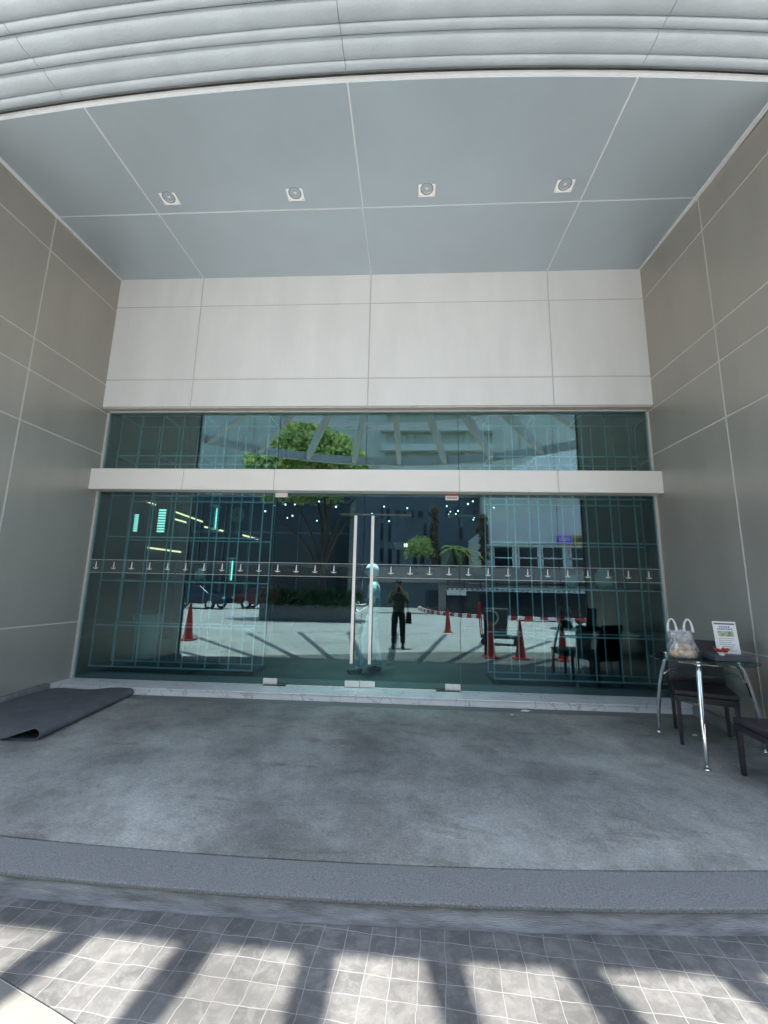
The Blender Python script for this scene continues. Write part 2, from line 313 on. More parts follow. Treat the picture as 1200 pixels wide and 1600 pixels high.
# plinths along side walls
def plinth(x0, x1, name, lab):
    mb = MB().hexa([(x0, -2.6, -.35), (x1, -2.6, -.35), (x1, -.396, -.35), (x0, -.396, -.35), (x0, -2.6, zf(-2.6)+.09), (x1, -2.6, zf(-2.6)+.09), (x1, -.396, zf(-.396)+.10), (x0, -.396, zf(-.396)+.10)])
    return tag(mb.build(name, M['plinth'], bevel=.006), lab, 'plinth')
plinth(XL-.05, XL+.06, 'stone_plinth', 'low grey stone skirting at the foot of the left taupe wall')
plinth(XR-.05, XR+.05, 'stone_plinth', 'low grey stone skirting at the foot of the right taupe wall')

# ------------------------------------------------------------------ side walls (taupe panels with pale joints)
def grid_panels(us, vs):  # rectangles between joints
    for i in range(len(us)-1):
        for j in range(len(vs)-1): yield us[i]+G, us[i+1]-G, vs[j]+G, vs[j+1]-G
def side_wall(name, x, sgn, yend, zs, lab):
    rt = empty(name, (x, -1.2, 0), lab, 'wall')
    def L(o): o.location = (-x, 1.2, 0); return o
    th = .03; pan = MB()
    for a, b, c, d in grid_panels([yend, -1.28, .02], zs):
        # slight splay of the walls, open towards the front
        sp = .019
        X = lambda y: x+sgn*(-y)*sp
        pan.hexa([(X(a), a, c), (X(a)+sgn*th, a, c), (X(b)+sgn*th, b, c), (X(b), b, c), (X(a), a, d), (X(a)+sgn*th, a, d), (X(b)+sgn*th, b, d), (X(b), b, d)])
    L(pan.build('panel_cladding', M['wall'], rt, bevel=.002, bseg=1))
    bk = MB(); X = lambda y: x+sgn*(-y)*.019+sgn*.004
    bk.hexa([(X(yend), yend+.003, zs[0]), (X(yend)+sgn*.25, yend+.003, zs[0]), (X(.02)+sgn*.25, .02, zs[0]), (X(.02), .02, zs[0]), (X(yend), yend+.003, zs[-1]), (X(yend)+sgn*.25, yend+.003, zs[-1]), (X(.02)+sgn*.25, .02, zs[-1]), (X(.02), .02, zs[-1])])
    L(bk.build('joint_sealant', M['seal'], rt))
    L(MB().box(*sorted((x+sgn*.03, x+sgn*.9)), yend-.02, yend-.001, -.3, zs[-1]).build('end_panel', M['wall'], rt))
    return rt
side_wall('panel_wall', XL, -1, -2.67, [-.35, .70, 2.955, 3.555, 3.94, 5.085, 5.64], 'tall taupe metal panel wall on the left, beside the folded mat')
side_wall('panel_wall', XR, 1, -2.42, [-.35, .68, 2.965, 3.57, 3.965, 5.12, 5.64], 'tall taupe metal panel wall on the right, behind the glass table')

# facade that continues on both sides, roof block above
def flank(x0, x1, lab):
    return tag(MB().box(x0, x1, -2.3, .02, -.4, 5.45).build('building_flank', M['wall']), lab, 'building')
flank(-14, XL-.45, 'taupe building wing left of the entrance recess'); flank(XR+.45, 13, 'taupe building wing right of the entrance recess')

# ------------------------------------------------------------------ header wall
hd = empty('header_wall', (XC, -.14, 4.6), 'pale grey metal panel wall above the upper glass band', 'wall')
def LH(o): o.location = -hd.location; return o
mb = MB()
for a, b, c, d in grid_panels([XL-.03, -3.01, -.56, 1.90, XR+.03], [3.606, 4.012, 5.147, 5.62]): mb.box(a, b, -.14, -.11, c, d)
LH(mb.build('panel_cladding', M['header'], hd, bevel=.002, bseg=1))
LH(MB().box(XL-.02, XR+.02, -.135, .15, 3.61, 5.62).build('joint_sealant', M['hseal'], hd))
LH(MB().box(XL+.002, XR-.002, -.128, -.012, 3.59, 3.607).build('soffit_strip', M['hseal'], hd))
# ------------------------------------------------------------------ soffit + cornice
YF = -2.585     # frontmost soffit edge
sf = empty('entrance_soffit', (XC, -1.3, 5.56), 'flat silver blue panelled soffit of the entrance canopy', 'ceiling')
def LS(o): o.location = -sf.location; return o
def soffit_piece(mb, x0, x1, y0f, y1, n=10):
    vs = []; fs = []
    for i in range(n+1):
        x = x0+(x1-x0)*i/n; a = y0f(x); vs += [(x, a, zc(a)), (x, y1, zc(y1)), (x, y1, zc(y1)+.03), (x, a, zc(a)+.03)]
    for i in range(n):
        o = 4*i; p = o+4
        for k in range(4): fs.append((o+k, p+k, p+(k+1) % 4, o+(k+1) % 4))
    fs += [(0, 1, 2, 3), (4*n, 4*n+1, 4*n+2, 4*n+3)]
    mb.add(vs, fs)
mb = MB(); jx = [XL-.05, -3.01, -.56, 1.90, XR+.05]
for i in range(4):
    soffit_piece(mb, jx[i]+G, jx[i+1]-G, lambda x: -1.28+G, -.142)
    soffit_piece(mb, jx[i]+G, jx[i+1]-G, lambda x: arc(37, YF+.02, x), -1.28-G)
LS(mb.build('panel_cladding', M['ceil'], sf, bevel=.0015, bseg=1))
mb = MB(); soffit_piece(mb, XL-.05, XR+.05, lambda x: arc(37, YF-.004, x), -.1, 20)
o = LS(mb.build('joint_sealant', M['cseal'], sf)); o.location.z += .005
# corner beads
for x, s in ((XL, 1), (XR, -1)):
    mb = MB()
    mb.hexa([(x-.03*s, -2.45, zc(-2.45)-.012), (x+.045*s if False else x-s*.045+s*.06, -2.45, zc(-2.45)-.012), (x+.012*s, -.14, zc(-.14)-.012), (x-.03*s, -.14, zc(-.14)-.012),
             (x-.03*s, -2.45, zc(-2.45)-.001), (x+.015*s, -2.45, zc(-2.45)-.001), (x+.012*s, -.14, zc(-.14)-.001), (x-.03*s, -.14, zc(-.14)-.001)])
    LS(mb.build('corner_bead', M['cseal'], sf))
# canopy edge: three stepped bullnose bands sweeping along the arc
cr = empty('canopy_cornice', (.2, -2.9, 5.5), 'curved silver canopy edge of stepped rounded bands', 'cornice')
def sweep(prof, x0=-9.5, x1=9.5, n=64, RR=37):
    vs = []; fs = []; k = len(prof)
    th = np.linspace(math.asin((x0+.25)/RR), math.asin((x1+.25)/RR), n)
    for t in th:
        for y, z in prof:
            r = RR+(YF-y); vs.append((-.25+r*math.sin(t), YF+RR-r*math.cos(t), z))
    for i in range(n-1):
        for j in range(k):
            fs.append((i*k+j, i*k+(j+1) % k, (i+1)*k+(j+1) % k, (i+1)*k+j))
    fs += [tuple(range(k)), tuple((n-1)*k+j for j in range(k))]
    return MB().add(vs, fs)
def LC(o): o.location = -cr.location; return o
ze = zc(YF)
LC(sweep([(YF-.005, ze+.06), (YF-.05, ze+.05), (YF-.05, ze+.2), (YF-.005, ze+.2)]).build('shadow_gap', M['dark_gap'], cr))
def band(y0, z0, w):  # underside profile of one band: an inner drop, then two bullnose lobes
    p = [(y0, z0+.05)]
    for i in range(9):
        a = i/8*math.pi; p.append((y0-.02-w*.30*(1-math.cos(a))/2*1.0, z0-.019*math.sin(a)**.8-.012))
    for i in range(9):
        a = i/8*math.pi; p.append((y0-.02-w*.30-.008-w*.56*(1-math.cos(a))/2, z0-.026*math.sin(a)**.8-.018))
    p += [(y0-w, z0-.012), (y0-w, z0+.25), (y0, z0+.25)]
    return p
y = YF-.045; z = ze+.012
for i, w in enumerate((.25, .24, .23)):
    for x0, x1 in ((-9.5, -3.106), (-3.102, -.560), (-.556, 1.874), (1.878, 9.5)):
        o = LC(sweep(band(y, z, w), x0, x1, 28).build('bullnose_band', M['cornice'], cr)); autosmooth(o, 35)
    y -= w-.001; z -= .022
YE = y
LC(sweep([(YE+.25, ze+.1), (YE-.005, ze+.1), (YE-.005, ze+.72), (YE+.25, ze+.72)]).build('fascia', M['cornice'], cr))
# unseen slab added above the canopy to block the sun
mb = MB(); xs = np.linspace(-9.3, 9.3, 33)
mb.prism([(x, arc(37, YE+.06, x)) for x in xs]+[(9.3, 0), (-9.3, 0)], 5.68, 6.05)
tag(mb.build('canopy_sun_blocker', M['concrete']), 'unseen concrete slab added over the entrance canopy to block the sun', 'roof')
tag(MB().box(-14, 13, .16, 9.5, 5.7, 13).build('upper_storeys', M['header']), 'plain pale upper storeys rising above the entrance canopy', 'building')
# panel joints across the cornice: thin seams
mb = MB()
# ------------------------------------------------------------------ downlights in soffit
def downlight(x, y, lab):
    rt = empty('recessed_downlight', (x, y, zc(y)), lab, 'downlight', 'square downlights in the soffit'); rt.rotation_euler = (-.048, 0, 0)
    s = .092; f = MB()
    f.lathe([(s*.66, -.0065), (s*.78, -.0065), (s*.78, .0), (s*.66, .0)], n=32, closed=True)
    fr = MB(); n = 40
    vs = []; fs = []
    for k in range(n):
        t = 2*math.pi*k/n+math.pi/4*0; c, d = math.cos(t), math.sin(t); q = s/max(abs(c), abs(d))
        vs += [(c*s*.76, d*s*.76, -.005), (c*q, d*q, -.005), (c*q, d*q, 0), (c*s*.76, d*s*.76, 0)]
    for k in range(n):
        a, b = 4*k, 4*((k+1) % n)
        for j in range(4): fs.append((a+j, b+j, b+(j+1) % 4, a+(j+1) % 4))
    fr.add(vs, fs).build('frame', M['brightwhite'], rt)
    o = f.build('trim_ring', M['dark_gap'], rt, smooth=False)
    rf = MB().lathe([(s*.70, -.006), (s*.60, .018), (s*.34, .055), (.0005, .06)], n=32).build('reflector', M['steel'], rt, smooth=True)
    MB().lathe([(.0005, -.004), (.018, .0), (.026, .012), (.022, .03), (.02, .055)], n=20).build('lamp_bulb', M['white'], rt, smooth=True)
    for a in (-1, 1):
        for b in (-1, 1): MB().lathe([(.0005, -.0075), (.004, -.0072), (.0045, -.005)], (a*s*.83, b*s*.83, 0), 8).build('screw', M['plinth'], rt)
    return rt
for x, lab in ((-2.755, 'white square downlight nearest the left wall'), (-1.30, 'white square downlight second from the left wall'), (.17, 'white square downlight second from the right wall'), (1.655, 'white square downlight nearest the right wall')):
    downlight(x, -1.505, lab)

# ------------------------------------------------------------------ transom beam
bmr = empty('transom_beam', (XC, -.1, 2.58), 'white metal clad beam between the lower and upper glass', 'beam')
mb = MB(); jb = [XL-.045, -2.985, -1.757, .65, 1.887, XR+.04]
for i in range(5): mb.box(jb[i]+.004, jb[i+1]-.004, -.18, -.01, 2.43, 2.715)
o = mb.build('panel_cladding', M['beam'], bmr, bevel=.006); o.location = -bmr.location
o = MB().box(XL-.02, XR+.02, -.172, .06, 2.438, 2.707).build('joint_sealant', M['hseal'], bmr); o.location = -bmr.location
# ------------------------------------------------------------------ glazing
edges = [XL, -3.04, -1.777, -.572, .66, 1.905, XR]
motif_x = [-4.14+.2455*k for k in range(30)]
def motif(mb, x, z):
    y0, y1 = -.0095, -.0065
    mb.hexa([(x-.009, y0, z), (x+.009, y0, z), (x+.009, y1, z), (x-.009, y1, z), (x-.0005, y0, z+.078), (x+.006, y0, z+.078), (x+.006, y1, z+.078), (x-.0005, y1, z+.078)])
    n = 8; vs = []
    for i in range(n+1):
        t = -1+2*i/n; vs += [(x+.04*t, y0, z-.006+.006*t*t), (x+.04*t, y1, z-.006+.006*t*t), (x+.04*t, y1, z-.019+.019*t*t), (x+.04*t, y0, z-.019+.019*t*t)]
    fs = []
    for i in range(n):
        a, b = 4*i, 4*i+4
        for j in range(4): fs.append((a+j, b+j, b+(j+1) % 4, a+(j+1) % 4))
    fs += [(0, 1, 2, 3), (4*n, 4*n+1, 4*n+2, 4*n+3)]
    mb.add(vs, fs)
def pane(name, x0, x1, z0, z1, lab, cat, group, decal=False):
    rt = empty(name, ((x0+x1)/2, 0, z0), lab, cat, group); ox, oz = (x0+x1)/2, z0
    def L(o): o.location = (-ox, 0, -oz); return o
    L(MB().box(x0+.003, x1-.003, -.006, .006, z0+.003, z1).build('pane', M['glass'] if decal else M['glass2'], rt))
    if decal:
        L(MB().box(x0+.006, x1-.006, -.0075, -.0063, 1.335, 1.505).build('frosted_band', M['frost'], rt))
        for zz in (1.335, 1.503): L(MB().box(x0+.006, x1-.006, -.0085, -.0076, zz-.0025, zz+.0025).build('band_edge_line', M['rack'], rt))
        for mx in motif_x:
            if x0+.05 < mx < x1-.05 and not (-.71 < mx < -.42):
                mm = MB(); motif(mm, mx, 1.40); L(mm.build('etched_motif', M['white'], rt))
    return rt, L
names_lower = [('fixed_pane', 'lower glass pane touching the left taupe wall'), ('fixed_pane', 'lower glass pane between the left corner pane and the left door'),
               ('glass_door', 'left leaf of the tall frameless glass double door'), ('glass_door', 'right leaf of the tall frameless glass double door'),
               ('fixed_pane', 'lower glass pane just right of the double door'), ('fixed_pane', 'lower glass pane behind the glass table, touching the right wall')]
for i, (nm, lab) in enumerate(names_lower):
    door = nm == 'glass_door'
    rt, L = pane(nm, edges[i], edges[i+1], .008 if door else 0, 2.45, lab, 'door' if door else 'window', 'frameless glass door leaves' if door else 'fixed lower panes of the shopfront', True)
    if door:
        hx = -.676 if i == 2 else -.4535
        L(MB().box(hx-.019, hx+.019, -.085, -.05, .285, 2.125).build('handle', M['steel'], rt, bevel=.008))
        st = MB()
        for zz in (.45, 1.2, 1.95): st.tube([(hx, -.052, zz), (hx, -.006, zz)], .011, 12)
        L(st.build('handle_standoff', M['steel'], rt))
        for (a, b) in (((-1.775, -1.60), (-.755, -.576)) if i == 2 else ((-.568, -.385), (.47, .655))):
            L(MB().box(a, b, -.02, .02, .005, .075).build('patch_fitting', M['steel'], rt, bevel=.003))
        a, b = ((-1.775, -1.61) if i == 2 else (.49, .655))
        L(MB().box(a, b, -.022, .02, 2.375, 2.428).build('top_patch_fitting', M['steel'], rt, bevel=.003))
        if i == 3:
            L(MB().box(.485, .652, -.026, -.0225, 2.35, 2.425).build('sticker', M['white'], rt)); L(MB().box(.485, .652, -.0285, -.0262, 2.405, 2.425).build('sticker_red_band', M['red'], rt))
            tx = MB()
            for k in range(7): tx.box(.505+.019*k, .518+.019*k, -.0285, -.0262, 2.372, 2.388)
            L(tx.build('sticker_lettering', M['red'], rt))
labs_u = ['upper glass pane touching the left taupe wall', 'upper glass pane second from the left wall', 'upper glass pane third from the left, mirroring the tree crown', 'upper glass pane right of the centre joint', 'upper glass pane second from the right wall', 'upper glass pane touching the right taupe wall']
for i in range(6): pane('transom_pane', edges[i], edges[i+1], 2.70, 3.60, labs_u[i], 'window', 'upper panes of the shopfront')
fr = MB()
fr.box(XL-.01, XL+.022, -.03, .03, 0, 3.6); fr.box(XR-.022, XR+.01, -.03, .03, 0, 3.6); fr.box(XL, XR, -.03, .03, 3.574, 3.598)
tag(fr.build('glazing_channel', M['seal']), 'thin pale metal channel framing the sides and top of the glazing', 'frame')
for x, s, lab in ((-1.62, 1, 'dark floor spring plate under the left door hinge'), (.50, -1, 'dark floor spring plate under the right door hinge')):
    tag(MB().box(x-.14, x+.14, -.075, -.012, .0005, .006).build('floor_spring', M['black'], bevel=.002), lab, 'floor spring', 'floor springs of the glass doors')

M['fin'] = mat('grey_fin_paint', (.42, .44, .43), .5, 0, .05, 3)
# ------------------------------------------------------------------ radial pergola beyond the canopy (casts the striped shade)
PX, PY = -.35, -.58
pg = empty('radial_pergola', (PX, PY, 5.9), 'white fan shaped pergola of radial fins and curved rings beyond the canopy edge', 'pergola')
for k in range(-8, 9):
    a = R(10.5*k); d = Vector((math.sin(a), -math.cos(a))); n = Vector((d.y, -d.x))
    # inner end meets the cornice arc
    r = .5
    while PY+d.y*r > arc(37, YE+.12, PX+d.x*r) and r < 9.0: r += .02
    if r > 8.5: continue
    mb = MB(); p = []
    for z in (5.72, 5.98):
        for rr, s in ((r, -1), (9.15, -1), (9.15, 1), (r, 1)): p.append((d.x*rr+n.x*.08*s, d.y*rr+n.y*.08*s, z-5.9))
    mb.hexa(p); mb.build('fin', M['fin'], pg, bevel=.01)
def ring(r0, r1, z0, z1, a0=-86, a1=86, n=64):
    vs = []; fs = []
    for i in range(n+1):
        a = R(a0+(a1-a0)*i/n)
        for rr, z in ((r0, z0), (r1, z0), (r1, z1), (r0, z1)): vs.append((rr*math.sin(a), -rr*math.cos(a), z))
    for i in range(n):
        for j in range(4): fs.append((4*i+j, 4*i+4+j, 4*i+4+(j+1) % 4, 4*i+(j+1) % 4))
    fs += [(0, 1, 2, 3), (4*n, 4*n+1, 4*n+2, 4*n+3)]
    return MB().add(vs, fs)
ring(5.96, 6.01, .085, .19).build('ring', M['white'], pg); ring(6.3, 6.34, .085, .19).build('ring', M['white'], pg); ring(9.155, 9.25, -.2, .1).build('ring', M['fin'], pg)

# ------------------------------------------------------------------ dark interior
rm = empty('shop_interior', (-.5, 4.5, 0), 'dark shop interior seen through the green glass', 'room'); rm['kind'] = 'structure'
def LI(o): o.location = -rm.location; return o
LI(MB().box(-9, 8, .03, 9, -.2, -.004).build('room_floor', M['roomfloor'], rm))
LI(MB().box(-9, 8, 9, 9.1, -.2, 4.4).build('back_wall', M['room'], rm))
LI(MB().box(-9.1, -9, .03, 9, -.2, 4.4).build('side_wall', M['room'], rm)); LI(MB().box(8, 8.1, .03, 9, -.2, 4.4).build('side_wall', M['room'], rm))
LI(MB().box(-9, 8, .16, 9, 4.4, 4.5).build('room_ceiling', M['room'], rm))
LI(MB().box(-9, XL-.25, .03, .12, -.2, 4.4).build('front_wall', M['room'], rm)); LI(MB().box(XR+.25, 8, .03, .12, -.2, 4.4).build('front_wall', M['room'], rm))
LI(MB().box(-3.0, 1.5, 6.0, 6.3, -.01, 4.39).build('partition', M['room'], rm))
def rack(x0, n, lab):
    rt = empty('display_rack', (x0+n*.165, .72, 0), lab, 'rack', 'steel lattice racks behind the glass')
    def L(o): o.location = -rt.location; return o
    for yy in (.50, .95):
        for k in range(n+1): L(MB().box(x0+.33*k-.0075, x0+.33*k+.0075, yy-.0075, yy+.0075, .05, 3.76).build('upright', M['rack'], rt))
        for z in (.06, .615, 1.235, 1.87, 2.49, 3.11, 3.75): L(MB().box(x0-.009, x0+.33*n+.009, yy-.009, yy+.009, z-.009, z+.009).build('rail', M['rack'], rt))
    for z in (3.11, 3.75):
        for k in (0, 2, 4, n): L(MB().box(x0+.33*k-.008, x0+.33*k+.008, .51, .94, z-.008, z+.008).build('tie_bar', M['rack'], rt))
    L(MB().box(x0-.03, x0+.33*n+.03, .47, .98, 0, .05).build('plinth_base', M['black'], rt))
    return rt
rack(-4.42, 7, 'left steel lattice rack standing behind the glass'); rack(1.165, 7, 'right steel lattice rack standing behind the glass')

def emis(name, col, s):
    return mat(name, col, .5, 0, .02, 5, emit=col, es=s)
M['warm'] = emis('warm_lamp', (1, .62, .33), .5); M['teallamp'] = emis('cool_lamp', (.55, 1, .85), .9); M['spot'] = emis('spot_lamp', (1, .95, .85), .8)
M['panelglow'] = emis('slatted_light', (.5, .85, .68), .35); M['lintel'] = emis('cove_lamp', (.85, .68, .5), .07)
M['brass'] = mat('brass', (.45, .36, .20), .4, .6, .1, 20); M['urn'] = mat('celadon_glaze', (.32, .38, .34), .4, 0, .12, 3)
M['wood'] = mat('warm_wood', (.22, .11, .05), .5, 0, .3, 5, stretch=(1, 1, 8))
# wall mounted warm bars
for x0, z0, x1, z1, lab in ((-6.17, 3.11, -5.93, 3.03, 'short warm light bar highest on the left inner wall'), (-5.42, 2.86, -4.76, 2.64, 'long warm light bar between slatted lamp and glass cylinder'), (-5.45, 2.70, -5.15, 2.62, 'short warm bar just below the long warm light bar'),
                            (-3.78, 2.34, -3.42, 2.25, 'warm light bar right of the brass wall clock'), (-4.7, 2.52, -4.25, 2.43, 'dim warm bar under the glass cylinder lamp'), (-6.0, 2.02, -5.2, 1.93, 'long dim warm bar lowest on the left inner wall')):
    tag(MB().hexa([(x0, 4.0, z0-.018), (x1, 4.0, z1-.018), (x1, 4.03, z1-.018), (x0, 4.03, z0-.018), (x0, 4.0, z0+.018), (x1, 4.0, z1+.018), (x1, 4.03, z1+.018), (x0, 4.03, z0+.018)]).build('light_bar', M['warm']), lab, 'lamp', 'warm light bars inside the shop')
LI(MB().box(-8.9, -3.0, 4.05, 4.15, -.01, 4.39).build('partition', M['room'], rm))
for x, z0, z1, w, lab in ((-6.33, 2.38, 2.80, .11, 'narrower slatted green lamp nearer the left corner'), (-5.72, 2.37, 2.93, .19, 'wider slatted green lamp left of the long warm bar')):
    rt = empty('slatted_lamp', (x, 3.98, z0), lab, 'lamp', 'slatted lamps inside the shop')
    MB().box(-w/2, w/2, .01, .05, 0, z1-z0).build('frame', M['black'], rt)
    n = 9; s = MB()
    for k in range(n): s.box(-w/2+.01, w/2-.01, -.006, .009, (z1-z0)*(k+.15)/n, (z1-z0)*(k+.75)/n)
    s.build('light_slats', M['panelglow'], rt)
def cyl(x, z0, z1, r, lab, y=3, strip=True):
    rt = empty('cylinder_lamp', (x, y, z0), lab, 'lamp', 'glass cylinder lamps inside the shop')
    MB().lathe([(r, 0), (r, z1-z0), (r-.006, z1-z0), (r-.006, 0)], n=28, closed=True).build('glass_tube', M['tglass'], rt, smooth=False)
    MB().lathe([(.0005, z1-z0), (r+.01, z1-z0), (r+.01, z1-z0+.03), (.0005, z1-z0+.03)], n=24).build('cap', M['rack'], rt)
    MB().tube([(0, 0, z1-z0+.02), (0, 0, 4.4-z0)], .006, 8).build('cord', M['black'], rt)
    if strip: MB().tube([(.3*r, 0, .02), (.3*r, 0, z1-z0-.03)], .014, 10).build('light_strip', M['teallamp'], rt)
cyl(-4.0, 2.32, 2.80, .11, 'tall glass cylinder lamp with a bright teal strip'); cyl(-3.57, 1.28, 1.72, .09, 'lower dim glass cylinder lamp beside the logo band', strip=True)
# disc clock
rt = empty('wall_clock', (-3.5, 2.95, 2.63), 'round brass disc clock behind the left rack', 'clock')
MB().lathe([(.0005, -.02), (.15, -.02), (.155, -.012), (.155, .01), (.0005, .01)], n=40, axis='y').build('dial', M['brass'], rt)
MB().lathe([(.0005, -.028), (.018, -.028), (.018, -.018), (.0005, -.018)], n=16, axis='y').build('hub', M['black'], rt)
MB().tube([(0, 0, -.15), (0, 0, -.42)], .008, 8).build('pendulum_rod', M['brass'], rt); MB().tube([(0, 0, .15), (0, 0, 1.77)], .004, 6).build('cord', M['black'], rt)
# urns
def urn(x, y, s, lab):
    p = [(.0005, 0), (.13, 0), (.17, .2), (.20, .5), (.23, .66), (.24, .70), (.225, .70), (.2, .6), (.0005, .55)]
    tag(MB().lathe([(a*s, b*s) for a, b in p], n=32).build('floor_urn', M['urn'], smooth=True), lab, 'urn').location = (x, y, 0)
urn(-4.28, 1.55, 1.0, 'tall pale celadon urn on the floor behind the left rack')
def jar(x, y, z, s, lab, name='glass_jar'):
    p = [(.0005, 0), (.05, 0), (.075, .04), (.08, .12), (.05, .16), (.055, .18), (.0005, .18)]
    tag(MB().lathe([(a*s, b*s) for a, b in p], n=24).build(name, M['urn'], smooth=True), lab, 'jar', 'small jars on the racks').location = (x, y, z)
def jarshelf(x, y, z): pass
jar(-3.05, .70, 1.262, 1.0, 'small celadon jar on the middle shelf of the left rack'); jar(2.32, .70, 1.262, 1.0, 'squat pale jar on the middle shelf of the right rack')
jar(2.75, .70, 1.262, 1.5, 'taller pale jar on the middle shelf of the right rack, near the wall')
tag(MB().box(-4.42, -2.11, .485, .965, 1.247, 1.261).build('rack_shelf', M['tglass']), 'glass shelf lying on the middle rails of the left rack', 'shelf'); tag(MB().box(1.165, 3.475, .485, .965, 1.247, 1.261).build('rack_shelf', M['tglass']), 'glass shelf lying on the middle rails of the right rack', 'shelf')
# added fill panel and area light, brightening the person by the doors
cp = empty('added_fill_panel', (-.5, 1.1, 4.34), 'square glowing fill panel added above the double door to light the person inside', 'lamp')
MB().box(-.6, .6, -.5, .5, .03, .059).build('housing', M['white'], cp); MB().box(-.56, .56, -.46, .46, .022, .029).build('diffuser', emis('fill_panel_glow', (1, .97, .9), 1.0), cp)
al = bpy.data.lights.new('added_fill_light', 'AREA'); al.shape = 'RECTANGLE'; al.size = 1.1; al.size_y = .9; al.spread = R(55); al.energy = 7.5; al.color = (1, .97, .9)
ao = bpy.data.objects.new('added_fill_light', al); COL.objects.link(ao); ao.parent = cp; ao.location = (0, 0, .0)
# downlights in the shop ceiling: bright little spots
for i in range(26):
    x = random.uniform(-3.2, -1.1) if i < 10 else random.uniform(-.9, 2.2); y = random.uniform(2.5, 5.6); z = 2.45+.11*y+random.uniform(-.22, .22)
    rt = empty('pendant_spot', (x, y, z), 'tiny bright spot lamp hanging in the dark shop', 'lamp', 'tiny spot lamps hanging in the shop')
    MB().lathe([(.0005, 0), (.012, 0), (.017, .012), (.012, .03), (.0005, .03)], n=10).build('bulb', M['spot'], rt); MB().tube([(0, 0, .03), (0, 0, 4.4-z)], .002, 4).build('cord', M['black'], rt)
for x0, x1, lab in ((-1.1, .06, 'faint warm light trough above the double door'), (.63, 1.28, 'faint warm light trough left of the right rack')):
    tag(MB().box(x0, x1, 1.18, 1.26, 2.345, 2.372).build('light_trough', M['wood']), lab, 'lamp', 'warm light troughs inside the shop')
rt = empty('wood_sign_box', (-.09, 3, 2.05), 'warm wooden hanging box with two small lit bars', 'box')
MB().hexa([(-.15, -.06, -.07), (.15, -.06, -.07), (.15, .06, -.07), (-.15, .06, -.07), (-.20, -.06, .06), (.2, -.06, .06), (.2, .06, .06), (-.2, .06, .06)]).build('box', M['wood'], rt)
MB().box(.02, .04, -.07, -.061, -.03, .035).build('lit_bar', M['spot'], rt); MB().box(.06, .08, -.07, -.061, -.03, .035).build('lit_bar', M['spot'], rt)
MB().tube([(0, 0, .05), (0, 0, 2.34)], .005, 6).build('cord', M['black'], rt)

# ------------------------------------------------------------------ furniture on the right
tb = empty('glass_table', (2.61, -1.40, zf(-1.4)), 'round two tier glass table on curved chrome legs by the right wall', 'table')
TH = .765
def disc(r, z0, z1, n=64): return MB().lathe([(.0005, z0), (r-.004, z0), (r, z0+.003), (r, z1-.003), (r-.004, z1), (.0005, z1)], n=n)
disc(.40, TH-.010, TH).build('tabletop', M['tglass'], tb); disc(.25, TH-.12, TH-.112).build('lower_shelf', M['tglass'], tb)
for ang in (233, 113, 4):
    a = R(ang); d = Vector((math.cos(a), math.sin(a)))
    pts = []; rs = []
    for i in range(15):
        t = i/14; r = .335+.125*math.sin(t*math.pi/2)**1.0 if False else .33+.14*(1-(1-t)**2)
        z = (TH-.035)*(1-t)+.012; pts.append((d.x*r, d.y*r, z)); rs.append(.019 if i < 1 else .021-.006*t)
    lg = MB().tube(pts, rs, 14).build('leg', M['chrome'], tb, smooth=True)
    MB().lathe([(.0005, 0), (.026, 0), (.026, .008), (.014, .016), (.0005, .016)], (pts[-1][0], pts[-1][1], zf(-1.4+pts[-1][1])-zf(-1.4)+.0005), 18).build('foot_cap', M['chrome'], lg, smooth=True)
    MB().lathe([(.0005, TH-.04), (.02, TH-.04), (.02, TH-.0105), (.0005, TH-.0105)], (d.x*.33, d.y*.33, 0), 16).build('clip', M['chrome'], lg)
    MB().lathe([(.0005, TH+.0005), (.022, TH+.0005), (.02, TH+.008), (.0005, TH+.012)], (d.x*.33, d.y*.33, 0), 16).build('clip_cap', M['chrome'], lg, smooth=True)
    MB().tube([(d.x*.37, d.y*.37, TH-.2), (d.x*.31, d.y*.31, TH-.15), (d.x*.235, d.y*.235, TH-.123)], .006, 8).build('shelf_bracket', M['chrome'], lg)
def chair(loc, rz, lab, w=.44, d=.44):
    rt = empty('dining_chair', loc, lab, 'chair', 'dark chairs around the glass table', rz)
    for sx in (-1, 1):
        for sy in (-1, 1):
            x, y = sx*(w/2-.02), sy*(d/2-.02); q = .018
            MB().hexa([(x-q*.75, y-q*.75, 0), (x+q*.75, y-q*.75, 0), (x+q*.75, y+q*.75, 0), (x-q*.75, y+q*.75, 0), (x-q, y-q, .40), (x+q, y-q, .40), (x+q, y+q, .40), (x-q, y+q, .40)]).build('leg', M['black'], rt, bevel=.003)
    MB().box(-w/2, w/2, -d/2, d/2, .365, .415).build('seat_rail', M['black'], rt, bevel=.004)
    s = MB().box(-w/2-.006, w/2+.006, -d/2-.006, d/2+.006, .4155, .465).build('seat', M['chair'], rt, bevel=.018, bseg=3); autosmooth(s)
    mb = MB(); n = 8; vs = []; fs = []
    for i in range(n+1):
        t = i/n; z = .465+.40*t; y = d/2-.015+.09*t*t; ww = (w/2)*(1-.12*t*t)
        for (x, yy) in ((-ww, y-.015), (ww, y-.015), (ww, y+.015), (-ww, y+.015)): vs.append((x, yy, z))
    for i in range(n):
        for j in range(4): fs.append((4*i+j, 4*i+(j+1) % 4, 4*i+4+(j+1) % 4, 4*i+4+j))
    fs += [(0, 1, 2, 3), (4*n, 4*n+1, 4*n+2, 4*n+3)]
    b = mb.add(vs, fs).build('backrest', M['chair'], rt, bevel=.01); autosmooth(b)
    return rt
chair((2.745, -1.14, zf(-1.14)-.002), R(-25), 'dark chair pushed under the glass table, back towards the wall', .46, .50)
